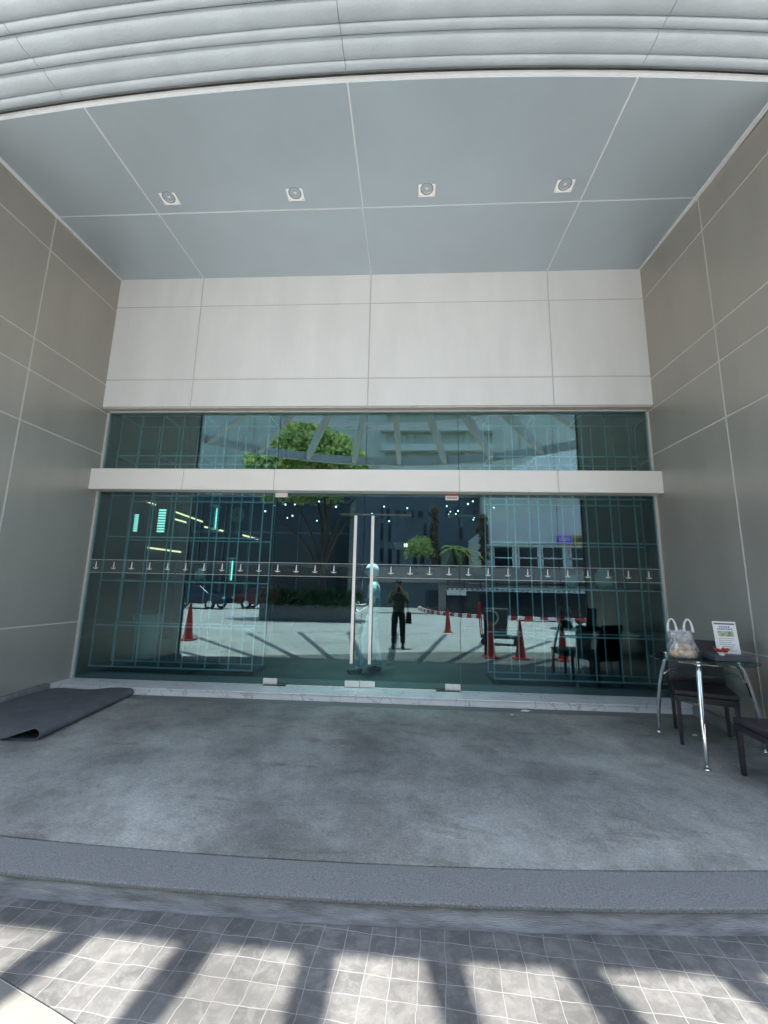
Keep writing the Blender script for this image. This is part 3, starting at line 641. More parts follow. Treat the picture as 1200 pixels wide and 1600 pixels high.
c2 = chair((2.735, -2.07, zf(-2.07)-.006), R(-97), 'dark chair in front of the glass table at the picture edge', .46, .46); c2.scale = (1, 1, .92)
# paper bag, tray, sign, flower on the table
ZT = zf(-1.4)+TH+.001
def bag():
    rt = empty('plastic_bag', (2.44, -1.42, ZT), 'clear plastic carrier bag with loaves standing on the glass table', 'bag', rz=R(-20))
    n = 40; m = 14; vs = []; fs = []
    for j in range(m+1):
        t = j/m; z = .002+.235*t
        for i in range(n):
            a = 2*math.pi*i/n
            rx = .118*(.86+.14*math.sin(math.pi*min(1, t*1.6))-.10*t); ry = .085*(.9-.55*t*t)
            wob = 1+.05*math.sin(5*a+7*t)+.035*math.sin(11*a-9*t)
            e = 2.6; c, s = math.cos(a), math.sin(a)
            vs.append((rx*wob*math.copysign(abs(c)**(2/e), c), ry*wob*math.copysign(abs(s)**(2/e), s), z+.008*math.sin(3*a)*t))
    for j in range(m):
        for i in range(n): fs.append((j*n+i, j*n+(i+1) % n, (j+1)*n+(i+1) % n, (j+1)*n+i))
    fs.append(tuple(range(n))[::-1])
    MB().add(vs, fs).build('film', M['bagfilm'], rt, smooth=True)
    hm = mat('bag_handle_film', (.62, .63, .63), .35, 0, .1, 30)
    for s in (-1, 1):
        pts = []; 
        for i in range(17):
            t = math.pi*i/16; pts.append((s*.062+.033*math.cos(t), .0+.004*s, .225+.11*math.sin(t)))
        vs = []; fs = []
        for i, p in enumerate(pts):
            w = .006+.004*abs(math.cos(math.pi*i/16)); dx = math.cos(math.pi*i/16); dz = math.sin(math.pi*i/16)
            for (o1, o2) in ((-w, -.003), (w, -.003), (w, .003), (-w, .003)): vs.append((p[0]+dx*o1, p[1]+o2*2.5, p[2]+dz*o1))
        k = len(pts)
        for i in range(k-1):
            for j in range(4): fs.append((4*i+j, 4*i+4+j, 4*i+4+(j+1) % 4, 4*i+(j+1) % 4))
        MB().add(vs, fs).build('handle', hm, rt, smooth=True)
    return rt
bag()
bm_ = mat('bread_crust', (.40, .23, .12), .7, 0, .3, 18, .3, 40, col2=(.66, .48, .32))
for dx, dy, z, sx, sy, sz, lab in ((-.045, .0, .035, .055, .05, .034, 'brown bread roll lower left inside the clear bag'), (.05, -.01, .036, .05, .05, .034, 'brown bread roll lower right inside the clear bag'), (.0, .005, .088, .075, .05, .030, 'pale bread roll lying on top inside the clear bag')):
    mb = MB(); bmx = bmesh.new(); bmesh.ops.create_uvsphere(bmx, u_segments=24, v_segments=14, radius=1)
    for v in bmx.verts:
        k = 1.18+.06*math.sin(5*v.co.x+3*v.co.y)+.04*math.sin(9*v.co.z+4*v.co.x); v.co = Vector((v.co.x*sx, v.co.y*sy, v.co.z*sz))*k
    me = bpy.data.meshes.new('bread_roll'); bmx.to_mesh(me); bmx.free(); me.materials.append(bm_)
    for p in me.polygons: p.use_smooth = True
    o = bpy.data.objects.new('bread_roll', me); COL.objects.link(o); o.location = (2.44+dx, -1.42+dy, ZT+z+.004); tag(o, lab, 'bread', 'bread rolls in the clear bag')
tr = empty('counter_tray', (2.79, -1.47, ZT), 'dark grey flat tray box on the glass table under the printed notice', 'tray', rz=R(-12))
M['tray'] = mat('charcoal_board', (.075, .078, .085), .6, 0, .1, 20)
MB().box(-.14, .14, -.10, .16, 0, .042).build('tray_box', M['tray'], tr, bevel=.004)
MB().box(-.13, .13, -.09, .15, .0425, .046).build('tray_lid', M['tray'], tr, bevel=.002)
# printed notice in acrylic stand
sgs = 1.18; sg = empty('table_notice', (2.83, -1.43, ZT+.0465), 'white printed notice with a green photo standing on the dark tray', 'notice', rz=R(-14)); sg.rotation_euler = (R(-9), 0, R(-14)); sg.scale = (sgs, sgs, sgs)
MB().box(-.074, .074, -.003, .003, 0, .235).build('sheet', M['white'], sg)
MB().box(-.078, .078, -.004, .05, -.001, .004).build('stand_foot', M['tglass'], sg)
M['ink'] = mat('dark_ink', (.03, .035, .06), .6); M['blueink'] = mat('blue_ink', (.12, .15, .35), .6); M['greyink'] = mat('grey_ink', (.38, .38, .42), .6)
M['photo'] = mat('photo_print', (.10, .22, .06), .5, 0, .2, 30, col2=(.55, .58, .45), detail=2)
MB().box(-.066, .066, -.0045, -.0032, .213, .222).build('heading_bar', M['ink'], sg)
random.seed(3)
def textline(mb, z, x0, x1, h):
    x = x0
    while x < x1:
        w = random.uniform(.006, .016); mb.box(x, min(x+w, x1), -.0045, -.0032, z, z+h); x += w+.004
mb = MB(); textline(mb, .190, -.036, .036, .010); textline(mb, .174, -.048, .048, .010); mb.build('title_text', M['blueink'], sg)
MB().box(-.05, .05, -.0045, -.0032, .125, .165).build('photo', M['photo'], sg)
mb = MB()
for k in range(7): textline(mb, .108-.0145*k, -.05, .05-.012*(k % 3), .005)
mb.build('body_text', M['greyink'], sg)
# red flower (cloth rose)
fl_ = empty('red_flower', (2.70, -1.53, ZT+.0465), 'small red flower with a cream centre lying on the tray beside the notice', 'flower')
mb = MB()
for k in range(7):
    a = 2*math.pi*k/7; c, s = math.cos(a), math.sin(a); q = .034
    P = lambda r, w, z: (c*r-s*w, s*r+c*w, z)
    vs = [P(.004, -.006, .012), P(.03, -.022, .018), P(.05, -.014, .028+.008*(k % 2)), P(.052, .014, .030), P(.03, .022, .02), P(.004, .006, .012)]
    mb.add(vs+[(x, y, z-.004) for x, y, z in vs], [(0, 1, 2, 3, 4, 5), (11, 10, 9, 8, 7, 6)]+[(i, (i+1) % 6, 6+(i+1) % 6, 6+i) for i in range(6)])
fl_.scale = (1.1, 1.1, 2.0); mb.build('petals', M['red'], fl_)
MB().lathe([(.0005, 0), (.02, .0), (.022, .014), (.017, .034), (.0005, .042)], n=14).build('centre', M['offwhite_cloth'], fl_, smooth=True)
# ------------------------------------------------------------------ folded grey mat
def floor_mat():
    xl, xr, yb, yfr = XL+.075, -3.14, -.42, -1.79
    prof = []   # cross-section along x: flat sheet, then the edge folds over into a loose roll and tucks under
    for x in np.linspace(xl, xr-.10, 22): prof.append((x, .072+.008*math.sin(9*x)))
    rr = .034
    for i in range(13):
        a = math.pi/2-math.pi*i/12; prof.append((xr-.055+.055*math.cos(a), .040+.037*math.sin(a)))
    for x in np.linspace(xr-.06, xl+.55, 10): prof.append((x, .004))
    n = 44; vs = []; fs = []; k = len(prof)
    for j in range(n+1):
        t = j/n; y = yb+(yfr-yb)*t
        fold = 1+.75*math.exp(-((t-1)/.10)**2)       # roll opens at the front corner
        for i, (x, z) in enumerate(prof):
            up = 1 if i < 22 else 0
            zz = z
            if i < 22:
                edge = max(0, (x-(xr-.35))/.35); zz = z*(1+.25*(fold-1)*edge)+.010*math.sin(2.3*y*2+x*5)*(1-edge)*.5
                zz -= .035*max(0, 1-(x-xl)/.75)*max(0, (1-t))   # sags to the floor by the wall
            elif i < 35: zz = .004+(z-.004)*(1+.35*(fold-1))
            if i < 22 and t > .93:
                edge2 = min(1, max(0, (x-(xr-.30))/.22)); zz *= edge2+(1-edge2)*math.sqrt(max(0, 1-((t-.93)/.07)**2))
            dy = 0.0 if i < 22 else .02*math.sin(3*t*math.pi)
            if j == n: dy += -.05*max(0, (x-(xr-.25))/.25) if i < 22 else 0.03
            xx = x+.05*(t-.3)*max(0, (x-xl)/(xr-xl))
            vs.append((xx, y+dy, zf(y)+.003+max(.0, zz)))
    for j in range(n):
        for i in range(k-1): fs.append((j*k+i, j*k+i+1, (j+1)*k+i+1, (j+1)*k+i))
    me = bpy.data.meshes.new('folded_mat'); me.from_pydata(vs, [], fs); me.materials.append(M['mat'])
    o = bpy.data.objects.new('folded_mat', me); COL.objects.link(o)
    so = o.modifiers.new('solid', 'SOLIDIFY'); so.thickness = .009; so.offset = 0
    sb = o.modifiers.new('sub', 'SUBSURF'); sb.levels = 1; sb.render_levels = 1
    for p in me.polygons: p.use_smooth = True
    tag(o, 'dark grey floor mat with a folded over edge lying by the left wall', 'mat')
floor_mat()
def litter(x, y, lab, s=.02):
    mb = MB(); vs = [(-s, -.3*s, .002), (.2*s, -.5*s, .004), (s, .1*s, .003), (.1*s, .5*s, .008), (-.6*s, .4*s, .003)]
    mb.add(vs+[(a, b, c-.0015) for a, b, c in vs], [(0, 1, 2, 3, 4), (9, 8, 7, 6, 5)]+[(i, (i+1) % 5, 5+(i+1) % 5, 5+i) for i in range(5)])
    o = tag(mb.build('paper_scrap', M['white']), lab, 'litter'); o.location = (x, y, zf(y)+.0005)
litter(1.30, -.47, 'white paper scrap on the floor against the marble step', .06); litter(2.72, -1.02, 'white paper scrap on the floor under the glass table', .03); litter(1.12, -.62, 'tiny paper scrap on the open floor near the step', .02)
# ------------------------------------------------------------------ people
def skin(name, joints, bones, m, parent=None, sub=2, extra=None):
    idx = {k: i for i, k in enumerate(joints)}
    me = bpy.data.meshes.new(name); me.from_pydata([j[:3] for j in joints.values()], [(idx[a], idx[b]) for a, b in bones], [])
    o = bpy.data.objects.new(name, me); COL.objects.link(o); md = o.modifiers.new('skin', 'SKIN'); md.use_smooth_shade = True
    sv = me.skin_vertices[0].data
    for k, i in idx.items():
        j = joints[k]; r = j[3]; sv[i].radius = r if isinstance(r, tuple) else (r, r); sv[i].use_root = (i == 0)
    s = o.modifiers.new('sub', 'SUBSURF'); s.levels = sub; s.render_levels = sub
    dg = bpy.context.evaluated_depsgraph_get(); dg.update()
    m2 = bpy.data.meshes.new_from_object(o.evaluated_get(dg)); m2.name = name
    o.modifiers.clear(); o.data = m2; bpy.data.meshes.remove(me)
    m2.materials.clear(); m2.materials.append(m)
    if extra:
        bm = bmesh.new(); bm.from_mesh(m2); extra(bm); bm.to_mesh(m2); bm.free()
    for p in m2.polygons: p.use_smooth = True
    if parent: o.parent = parent
    return o
def add_head(bm, c, s, yaw=0):
    """head facing +Y (local), c = centre, s = head height"""
    r = bmesh.ops.create_uvsphere(bm, u_segments=28, v_segments=20, radius=1)['verts']
    cy, sy = math.cos(yaw), math.sin(yaw)
    for v in r:
        x, y, z = v.co
        k = 1-.22*max(0, -z)**1.3                       # narrower jaw
        X, Y, Z = x*.36*k*s, y*.44*s*(1-.12*max(0, -z)), z*.5*s
        if y > .5 and abs(x) < .2 and -.35 < z < .15: Y += .055*s*(1-abs(x)/.2)*(1-abs(z+.15)/.3)     # nose
        if y > .5 and abs(abs(x)-.36) < .16 and abs(z-.06) < .11: Y -= .03*s                            # eye sockets
        if y > .5 and abs(x) < .3 and abs(z+.52) < .07: Y += .014*s                                     # lips
        if abs(x) > .9 and abs(z) < .25 and abs(y) < .3: X *= 1.14                                      # ears
        v.co = Vector((c[0]+X*cy-Y*sy, c[1]+X*sy+Y*cy, c[2]+Z))
def hand(J, B, wrist, w, d, u, side, curl=.5, s=1.0):
    """palm and five fingers branching from joint `wrist` at w; d = finger direction, u = palm normal, side = thumb direction"""
    d, u, side = Vector(d).normalized(), Vector(u).normalized(), Vector(side).normalized(); w = Vector(w)
    pm = w+d*.05*s; J[wrist+'_palm'] = (*pm, (.034*s, .016*s)); B.append((wrist, wrist+'_palm'))
    for k, (off, ln) in enumerate(((-.026, .062), (-.009, .075), (.009, .08), (.026, .07))):
        base = w+d*.09*s+side*off*s; p1 = base+d*ln*.5*s+u*.4*curl*ln*.5*s; p2 = p1+(d*math.cos(1.4*curl)+u*math.sin(1.4*curl))*ln*.5*s
        for q, p, r in (('a', base, .0095), ('b', p1, .0085), ('c', p2, .007)): J[f'{wrist}_f{k}{q}'] = (*p, r*s)
        B += [(wrist+'_palm', f'{wrist}_f{k}a'), (f'{wrist}_f{k}a', f'{wrist}_f{k}b'), (f'{wrist}_f{k}b', f'{wrist}_f{k}c')]
    t1 = w+d*.035*s+side*.04*s; t2 = t1+(d*.8+side*.5+u*.3*curl).normalized()*.04*s
    J[wrist+'_t1'] = (*t1, .011*s); J[wrist+'_t2'] = (*t2, .009*s); B += [(wrist+'_palm', wrist+'_t1'), (wrist+'_t1', wrist+'_t2')]
def person(loc, rz, lab, H, feet, arms, cl, hairlen=.0, cap=False, holds=None):
    """local frame: faces +Y, x to the right; feet = ((x,y),(x,y)) left, right; arms = ((elbow, wrist, finger dir, palm normal, thumb dir), ...)"""
    s = H/1.72; rt = empty('person', loc, lab, 'person', rz=rz)
    J = {'pelvis': (0, 0, .93*s, (.15*s, .105*s)), 'waist': (0, .0, 1.06*s, (.13*s, .09*s)), 'chest': (0, .005, 1.27*s, (.16*s, .105*s)), 'neckb': (0, -.005, 1.42*s, (.075*s, .065*s)),
         'neck': (0, .005, 1.48*s, .05*s), 'skull': (0, .02, 1.56*s, .05*s)}
    B = [('pelvis', 'waist'), ('waist', 'chest'), ('chest', 'neckb'), ('neckb', 'neck'), ('neck', 'skull')]
    T = {'pelvis': (0, 0, .95*s, (.165*s, .12*s)), 'waistb': (0, 0, 1.0*s, (.15*s, .108*s))}; TB = [('pelvis', 'waistb')]
    S = {'chest': (0, .005, 1.25*s, (.175*s, .125*s)), 'waist': (0, 0, 1.06*s, (.155*s, .115*s)), 'hem': (0, 0, .90*s, (.185*s, .145*s)), 'collar': (0, -.005, 1.42*s, (.09*s, .075*s))}
    SB = [('chest', 'waist'), ('waist', 'hem'), ('chest', 'collar')]
    shoes = []
    for nm, sx, (fx, fy), (el, wr, d, u, th) in (('l', -1, feet[0], arms[0]), ('r', 1, feet[1], arms[1])):
        J[nm+'hip'] = (sx*.09*s, 0, .88*s, .088*s); kx, ky = sx*.095*s*.5+fx*.5, fy*.45+.03
        J[nm+'knee'] = (kx, ky, .49*s, .056*s); J[nm+'calf'] = (kx*.5+fx*.5, ky*.5+fy*.5-.02, .34*s, .055*s); J[nm+'ankle'] = (fx, fy-.01, .085*s, .036*s)
        J[nm+'foot'] = (fx, fy+.06, .045*s, (.04*s, .03*s)); J[nm+'toe'] = (fx+sx*.01, fy+.16, .03*s, (.038*s, .022*s))
        B += [('pelvis', nm+'hip'), (nm+'hip', nm+'knee'), (nm+'knee', nm+'calf'), (nm+'calf', nm+'ankle'), (nm+'ankle', nm+'foot'), (nm+'foot', nm+'toe')]
        T[nm+'hip'] = (sx*.09*s, 0, .86*s, .105*s); T[nm+'knee'] = (kx, ky, .49*s, .078*s); T[nm+'cuff'] = (fx, fy-.01, .10*s, .066*s)
        TB += [('pelvis', nm+'hip'), (nm+'hip', nm+'knee'), (nm+'knee', nm+'cuff')]
        J[nm+'sh'] = (sx*.185*s, -.01, 1.39*s, .055*s); J[nm+'el'] = (*el, .040*s); J[nm+'wr'] = (*wr, .027*s)
        B += [('chest', nm+'sh'), (nm+'sh', nm+'el'), (nm+'el', nm+'wr')]
        hand(J, B, nm+'wr', wr, d, u, th, .6, s)
        S[nm+'sh'] = (sx*.19*s, -.01, 1.385*s, .07*s); mid = [(a+b)/2 for a, b in zip((sx*.19*s, -.01, 1.385*s), el)]
        S[nm+'slv'] = (*mid, .062*s); SB += [('chest', nm+'sh'), (nm+'sh', nm+'slv')]
        if cl.get('long'): S[nm+'el2'] = (*el, .052*s); S[nm+'cuff'] = tuple(a*.25+b*.75 for a, b in zip(el, wr))+(.042*s,); SB += [(nm+'slv', nm+'el2'), (nm+'el2', nm+'cuff')]
        sh = {nm+'a': (fx, fy-.045, .05*s, (.045*s, .05*s)), nm+'b': (fx, fy+.06, .05*s, (.05*s, .046*s)), nm+'c': (fx+sx*.012, fy+.18, .036*s, (.046*s, .034*s))}
        shoes.append((sh, [(nm+'a', nm+'b'), (nm+'b', nm+'c')]))
    hc = (0, .035*s, 1.60*s); hs = .235*s
    skin('body', J, B, cl.get('skin', M['skin']), rt, 2, lambda bm: add_head(bm, hc, hs))
    skin('trousers', T, TB, cl['trousers'], rt); skin('shirt', S, SB, cl['shirt'], rt)
    for sh, sb in shoes:
        o = skin('shoe', sh, sb, cl['shoes'], rt)
    # hair or cap
    bm = bmesh.new(); vv = bmesh.ops.create_uvsphere(bm, u_segments=24, v_segments=16, radius=1)['verts']
    for v in vv:
        x, y, z = v.co; f = 1.09
        X, Y, Z = x*.385*f*hs, y*.455*f*hs-.02*hs, z*.5*f*hs+.02*hs
        lim = .16*hs if y > .25 else (-.20*hs-hairlen if y < 0 else -.05*hs-hairlen*.8)
        if y > .25: Z = max(Z, lim)
        elif z < 0 and hairlen: Z = max(lim, Z*(1+hairlen*6))
        else: Z = max(lim, Z)
        if y > .25 and Z <= lim+1e-4: Y -= .16*hs*max(0, -z+.3)
        v.co = Vector((hc[0]+X, hc[1]+Y, hc[2]+Z))
    me = bpy.data.meshes.new('hair'); bm.to_mesh(me); bm.free(); me.materials.append(M['offwhite_cloth'] if cap else M['hair'])
    for p in me.polygons: p.use_smooth = True
    o = bpy.data.objects.new('cap' if cap else 'hair', me); COL.objects.link(o); o.parent = rt
    # eyes and brows as part of the face
    ey = MB()
    for sx in (-1, 1): ey.lathe([(.0005, .010), (.006, .008), (.0095, .0), (.0005, -.004)], (hc[0]+sx*.125*hs, hc[1]+.385*hs, hc[2]+.03*hs), 12, 'y')
    ey.build('eyes', M['hair'], rt, smooth=True)
    MB().box(hc[0]-.09*hs, hc[0]+.09*hs, hc[1]+.40*hs, hc[1]+.418*hs, hc[2]-.275*hs, hc[2]-.25*hs).build('lips', cl.get('skin', M['skin']), rt)
    return rt, s
# person standing just inside the door, seen in profile facing left
h1, s1 = person((-.50, .93, 0), R(90), 'person standing just inside the glass doors in pale clothes, cap and black shoes, in profile', 1.56, ((-.09, .17), (.10, -.09)),
       (((-.235, -.02, .98), (-.20, .16, .86), (0, .9, -.35), (1, 0, 0), (0, .3, 1)), ((.235, -.03, .98), (.22, .20, .93), (0, .95, .1), (-1, 0, 0), (0, 0, 1))),
       dict(trousers=M['denim'], shirt=M['offwhite_cloth'], shoes=M['black'], skin=M['skin2']), cap=True, hairlen=.03)
bl = MB().lathe([(.1, .0), (.104, .0), (.104, .13), (.1, .13)], n=32, closed=True)
o = bl.build('waist_band', M['teal_cloth'], h1, smooth=False); o.scale = (1.36, 1.08, 1); o.location = (0, 0, .93)
MB().box(.128, .138, .02, .09, .70, .84).build('hanging_tag', M['greyink'], h1)
# photographer, reflected in the doors
h2, s2 = person((-.22, -5.83, GZ), 0, 'person in leaf print shirt and black trousers raising a phone, mirrored in the glass', 1.73, ((-.12, .0), (.12, .0)),
       (((-.25, .10, 1.14), (-.085, .235, 1.44), (.35, .35, .9), (.6, -.8, 0), (.4, .5, 0)), ((.25, .10, 1.14), (.085, .235, 1.44), (-.35, .35, .9), (-.6, -.8, 0), (-.4, .5, 0))),
       dict(trousers=M['black_cloth'], shirt=M['print_cloth'], shoes=M['black'], long=True), hairlen=.02)
ph = empty('mobile_phone', (-.22, -5.545, 1.20), 'dark mobile phone held upright in front of the face of the photographer', 'phone')
MB().box(-.037, .037, -.004, .004, -.075, .075).build('phone_body', M['black'], ph, bevel=.004, bseg=3)
mb = MB()
for a, b in ((-.022, .055), (-.022, .035)): mb.lathe([(.0005, .0065), (.009, .0065), (.009, .004), (.0005, .004)], (a, 0, b), 16, 'y')
mb.build('camera_lens', M['chrome'], ph)
hb = empty('handbag', (.05, -5.80, .50), 'dark shoulder bag hanging at the side of the photographer', 'bag')
MB().hexa([(-.09, -.13, -.17), (.07, -.13, -.17), (.07, .13, -.17), (-.09, .13, -.17), (-.06, -.11, .12), (.05, -.11, .12), (.05, .11, .12), (-.06, .11, .12)]).build('pouch', M['black'], hb, bevel=.015, bseg=3)
MB().tube([(-.02, -.10, .11), (-.05, -.10, .32), (-.09, -.07, .56), (-.10, -.01, .635), (-.08, .06, .56), (-.04, .10, .32), (-.02, .10, .11)], .008, 8).build('strap', M['black'], hb, smooth=True)
# ------------------------------------------------------------------ street scene mirrored by the glass
def leaves(name, blobs, n, size, m, parent=None, flat=.0):
    """many small leaf quads scattered in shells of ellipsoids: blobs = (cx,cy,cz, rx,ry,rz)"""
    w = np.array([b[3]*b[4]*b[5] for b in blobs])**.67; w /= w.sum()
    cnt = RNG.multinomial(n, w); P = []
    for b, k in zip(blobs, cnt):
        d = RNG.normal(size=(k, 3)); d /= np.linalg.norm(d, axis=1)[:, None]; d[:, 2] = np.where(d[:, 2] < -.25, -d[:, 2], d[:, 2]); r = RNG.uniform(.4, 1, k)**.5*(1+.10*RNG.normal(size=k))
        P.append(np.array(b[:3])+d*r[:, None]*np.array(b[3:6]))
    P = np.concatenate(P); k = len(P)
    a = RNG.normal(size=(k, 3)); a /= np.linalg.norm(a, axis=1)[:, None]; q = RNG.normal(size=(k, 3)); q[:, 2] += .25
    b = np.cross(a, q); b /= np.linalg.norm(b, axis=1)[:, None]
    s = size*RNG.uniform(.6, 1.3, k)[:, None]
    V = np.stack([P-a*s*.9, P+b*s*.42-a*s*.1, P+a*s*.9, P-b*s*.42-a*s*.1], 1).reshape(-1, 3)
    me = bpy.data.meshes.new(name); me.from_pydata(V.tolist(), [], np.arange(4*k).reshape(-1, 4).tolist()); me.materials.append(m)
    o = bpy.data.objects.new(name, me); COL.objects.link(o)
    if parent: o.parent = parent; o.location = -parent.location
    return o
t = empty('shade_tree', (-4.0, -14.6, GZ), 'broad leafy green tree mirrored in the upper glass', 'tree'); 
tk = MB().tube([(0, 0, 0), (.05, 0, 1.2), (-.05, .05, 2.6), (.1, 0, 4.2), (-.1, 0, 6.0)], [.22, .17, .15, .12, .05], 12)
for (x, y, z), q in (((-2.2, .3, 6.4), 2.4), ((1.9, -.4, 6.6), 2.9), ((-1.2, -1.2, 7.6), 3.6), ((1.0, 1.2, 7.8), 3.8), ((-2.6, .8, 5.0), 2.2), ((1.8, .9, 5.2), 2.5)):
    tk.tube([(0, 0, q), (x*.4, y*.4, q+(z-q)*.55), (x, y, z)], [.09, .06, .02], 8)
tk.build('trunk', M['bark'], t)
bl = [(-5.1, -14.4, 7.3, 1.6, 1.6, 1.1), (-6.6, -14.3, 6.8, 1.3, 1.4, 1.0), (-3.4, -14.5, 6.9, 1.4, 1.5, 1.1), (-5.0, -14.2, 8.5, 1.3, 1.3, .8), (-6.2, -14.8, 8.0, 1.1, 1.2, .7), (-3.7, -14.7, 8.0, 1.1, 1.2, .7),
      (-7.4, -14.4, 6.2, .9, 1.0, .8), (-2.6, -14.3, 6.2, .9, 1.0, .8), (-4.4, -14.2, 5.4, 1.3, 1.2, .7), (-6.0, -14.6, 5.5, 1.2, 1.2, .7), (-5.6, -13.8, 6.4, 1.3, .9, 1.0), (-3.3, -13.9, 7.4, 1.0, .8, .8), (-2.6, -14.6, 7.2, .7, .9, .6), (-7.5, -14.5, 7.2, .7, .8, .6)]
leaves('crown', bl, 8500, .17, M['leaf'], t)
pl = empty('planter_wall', (-4.5, -14.4, GZ), 'low dark stone planter wall under the leafy tree', 'planter'); MB().box(-2.1, 2.0, -.75, .75, 0, .75).build('wall', M['plinth'], pl, bevel=.02); MB().box(-2.0, 1.9, -.65, .65, .751, .78).build('soil', M['bark'], pl)
hd_ = empty('clipped_hedge', (-4.5, -13.75, .48), 'dark clipped hedge trailing over the planter wall', 'hedge')
leaves('foliage', [(-5.9+.5*i, -13.75, .5+.08*math.sin(3*i), .45, .45, .62) for i in range(8)], 5000, .075, M['leafdark'], hd_); tw = MB()
for i in range(8): tw.tube([(-1.4+.5*i, -.3, -.03), (-1.4+.5*i+.06, -.1, .3)], [.02, .008], 6)
tw.build('stems', M['bark'], hd_)
fb = empty('flowering_shrub', (-6.1, -13.6, .48), 'pinkish flowering shrub at the left end of the hedge', 'shrub'); leaves('foliage', [(-6.1, -13.55, .75, .5, .4, .4)], 900, .07, M['flower'], fb)
MB().tube([(0, -.2, -.03), (0, 0, .3)], [.03, .01], 6).build('stems', M['bark'], fb)
# facade with dark vertical slots, straight across the road
M['fac'] = mat('slate_facade', (.085, .105, .12), .6, 0, .15, .6); M['slot'] = mat('dark_window_slot', (.012, .016, .022), .15); M['balc'] = mat('balcony_render', (.54, .56, .50), .8, 0, .08, .6); M['tower'] = mat('pale_tower', (.48, .50, .43), .8, 0, .08, .4); M['ramp'] = mat('pinkish_render', (.30, .265, .25), .8, 0, .1, 1.5)
M['whiteb'] = mat('white_cladding', (.62, .62, .61), .6, 0, .12, 40); M['purple'] = mat('purple_sign', (.30, .12, .62), .5, 0, .1, 8); M['gold'] = mat('gold_sign', (.42, .29, .06), .5, 0, .2, 8)
fb_ = empty('slotted_building', (2.5, -32, GZ), 'slate grey building with narrow dark window slots across the road', 'building')
MB().prism([(-7, 0), (6, 0), (6, 9.0), (-4, 10.6), (-7, 10.6)], -4, 1.5).build('wall', M['fac'], fb_).rotation_euler = (R(90), 0, 0)
random.seed(11)
for r_, (z0, z1) in enumerate(((3.2, 5.0), (5.3, 7.0), (7.2, 8.3))):
    x = -4.8
    while x < 5.5:
        w = random.uniform(.18, .42)
        if random.random() < .8: MB().box(x, x+w, 4.0, 4.05, z0+random.uniform(0, .5), z1-random.uniform(0, .4)).build('window', M['slot'], fb_) if False else MB().box(x, x+w, 3.98, 4.03, z0+random.uniform(0, .5), z1-random.uniform(0, .4)).build('window', M['slot'], fb_)
        x += w+random.uniform(.25, .5)
fb_.location.y = -34.0
ob = empty('dark_office_block', (-20, -40, GZ), 'long dark glazed office block behind the tree', 'building')
MB().box(-22, 14.5, -6, 6, 0, 12.5).build('wall', M['slot'], ob); mb = MB()
for x in np.arange(-21.5, 14.5, 2.4): mb.box(x-.06, x+.06, 6.0, 6.12, 0, 12.5)
for z in (3.5, 6.5, 9.5, 12.4): mb.box(-22, 14.5, 6.0, 6.15, z-.1, z+.1)
mb.build('mullions', M['fac'], ob)
tw = empty('apartment_tower', (-2, -62, GZ), 'tall pale grey green apartment tower with balconies far across the road', 'building')
MB().box(-60, 60, -8, 8, 0, 80).build('wall', M['tower'], tw); 
for z in range(12, 42, 3): MB().box(-2, 14, 8.0, 9.2, z, z+1.0).build('balcony', M['balc'], tw)
for x in np.arange(-38, 20, 4.0):
    MB().box(x, x+.8, 8.0, 8.25, 0, 79.9).build('pier', M['tower'], tw)
# white building on the right with signs
wb = empty('white_shop_building', (8.5, -24, GZ), 'white building with a slanted perforated fascia and two signs across the road', 'building')
def LW(o): o.location = -wb.location; return o
LW(MB().box(5.0, 16, -30, -22.6, GZ, 5.2).build('wall', M['whiteb'], wb))
fa = MB(); fa.hexa([(5.2, -22.6, 4.05), (16, -22.3, 4.75), (16, -22.0, 4.75), (5.2, -22.2, 4.05), (5.2, -22.6, 5.5), (16, -22.3, 7.7), (16, -22.0, 7.7), (5.2, -22.2, 5.5)]); LW(fa.build('fascia', M['whiteb'], wb))
for x0, x1 in ((5.6, 6.8), (7.2, 8.4), (8.7, 10.0), (10.5, 11.3), (11.8, 13.2)):
    w = LW(MB().box(x0, x1, -22.62, -22.57, 2.6, 4.0).build('window', M['slot'], wb)); f = MB()
    f.box(x0-.05, x0+.03, -22.6, -22.52, 2.55, 4.05); f.box(x1-.03, x1+.05, -22.6, -22.52, 2.55, 4.05); f.box(x0-.05, x1+.05, -22.6, -22.52, 3.28, 3.36); f.box(x0-.05, x1+.05, -22.6, -22.52, 2.5, 2.58)
    fo = f.build('window_frame', M['white'], w); fo.location = (0, 0, 0)
s = LW(MB().box(9.5, 10.35, -22.1, -21.95, 4.22, 4.72).build('sign', M['purple'], wb)); mb = MB()
for k in range(5): mb.box(9.62+.13*k, 9.69+.13*k, -21.95, -21.93, 4.40, 4.56+.05*(k % 2))
mb.build('sign_lettering', M['white'], s)
s = LW(MB().box(10.5, 11.9, -22.1, -21.95, 4.15, 4.75).build('sign', M['gold'], wb)); mb = MB()
for k in range(9): mb.box(10.6+.135*k, 10.69+.135*k, -21.95, -21.93, 4.35, 4.52+.06*(k % 3))
mb.build('sign_lettering', M['bark'], s)
sl = tag(MB().hexa([(4.5, -30, 8.9), (13, -27, 9.2), (13, -31, 9.2), (4.5, -31, 8.9), (4.5, -30, 9.2), (13, -27, 13.2), (13, -31, 13.2), (4.5, -31, 9.2)]).build('wedge_roof_building', M['whiteb']), 'white wedge shaped upper block above the white building', 'building')
sl2 = MB().box(6, 12.9, -30.9, -28.5, 5.2-.3, 9.3).build('lower_storey', M['tower'], sl)
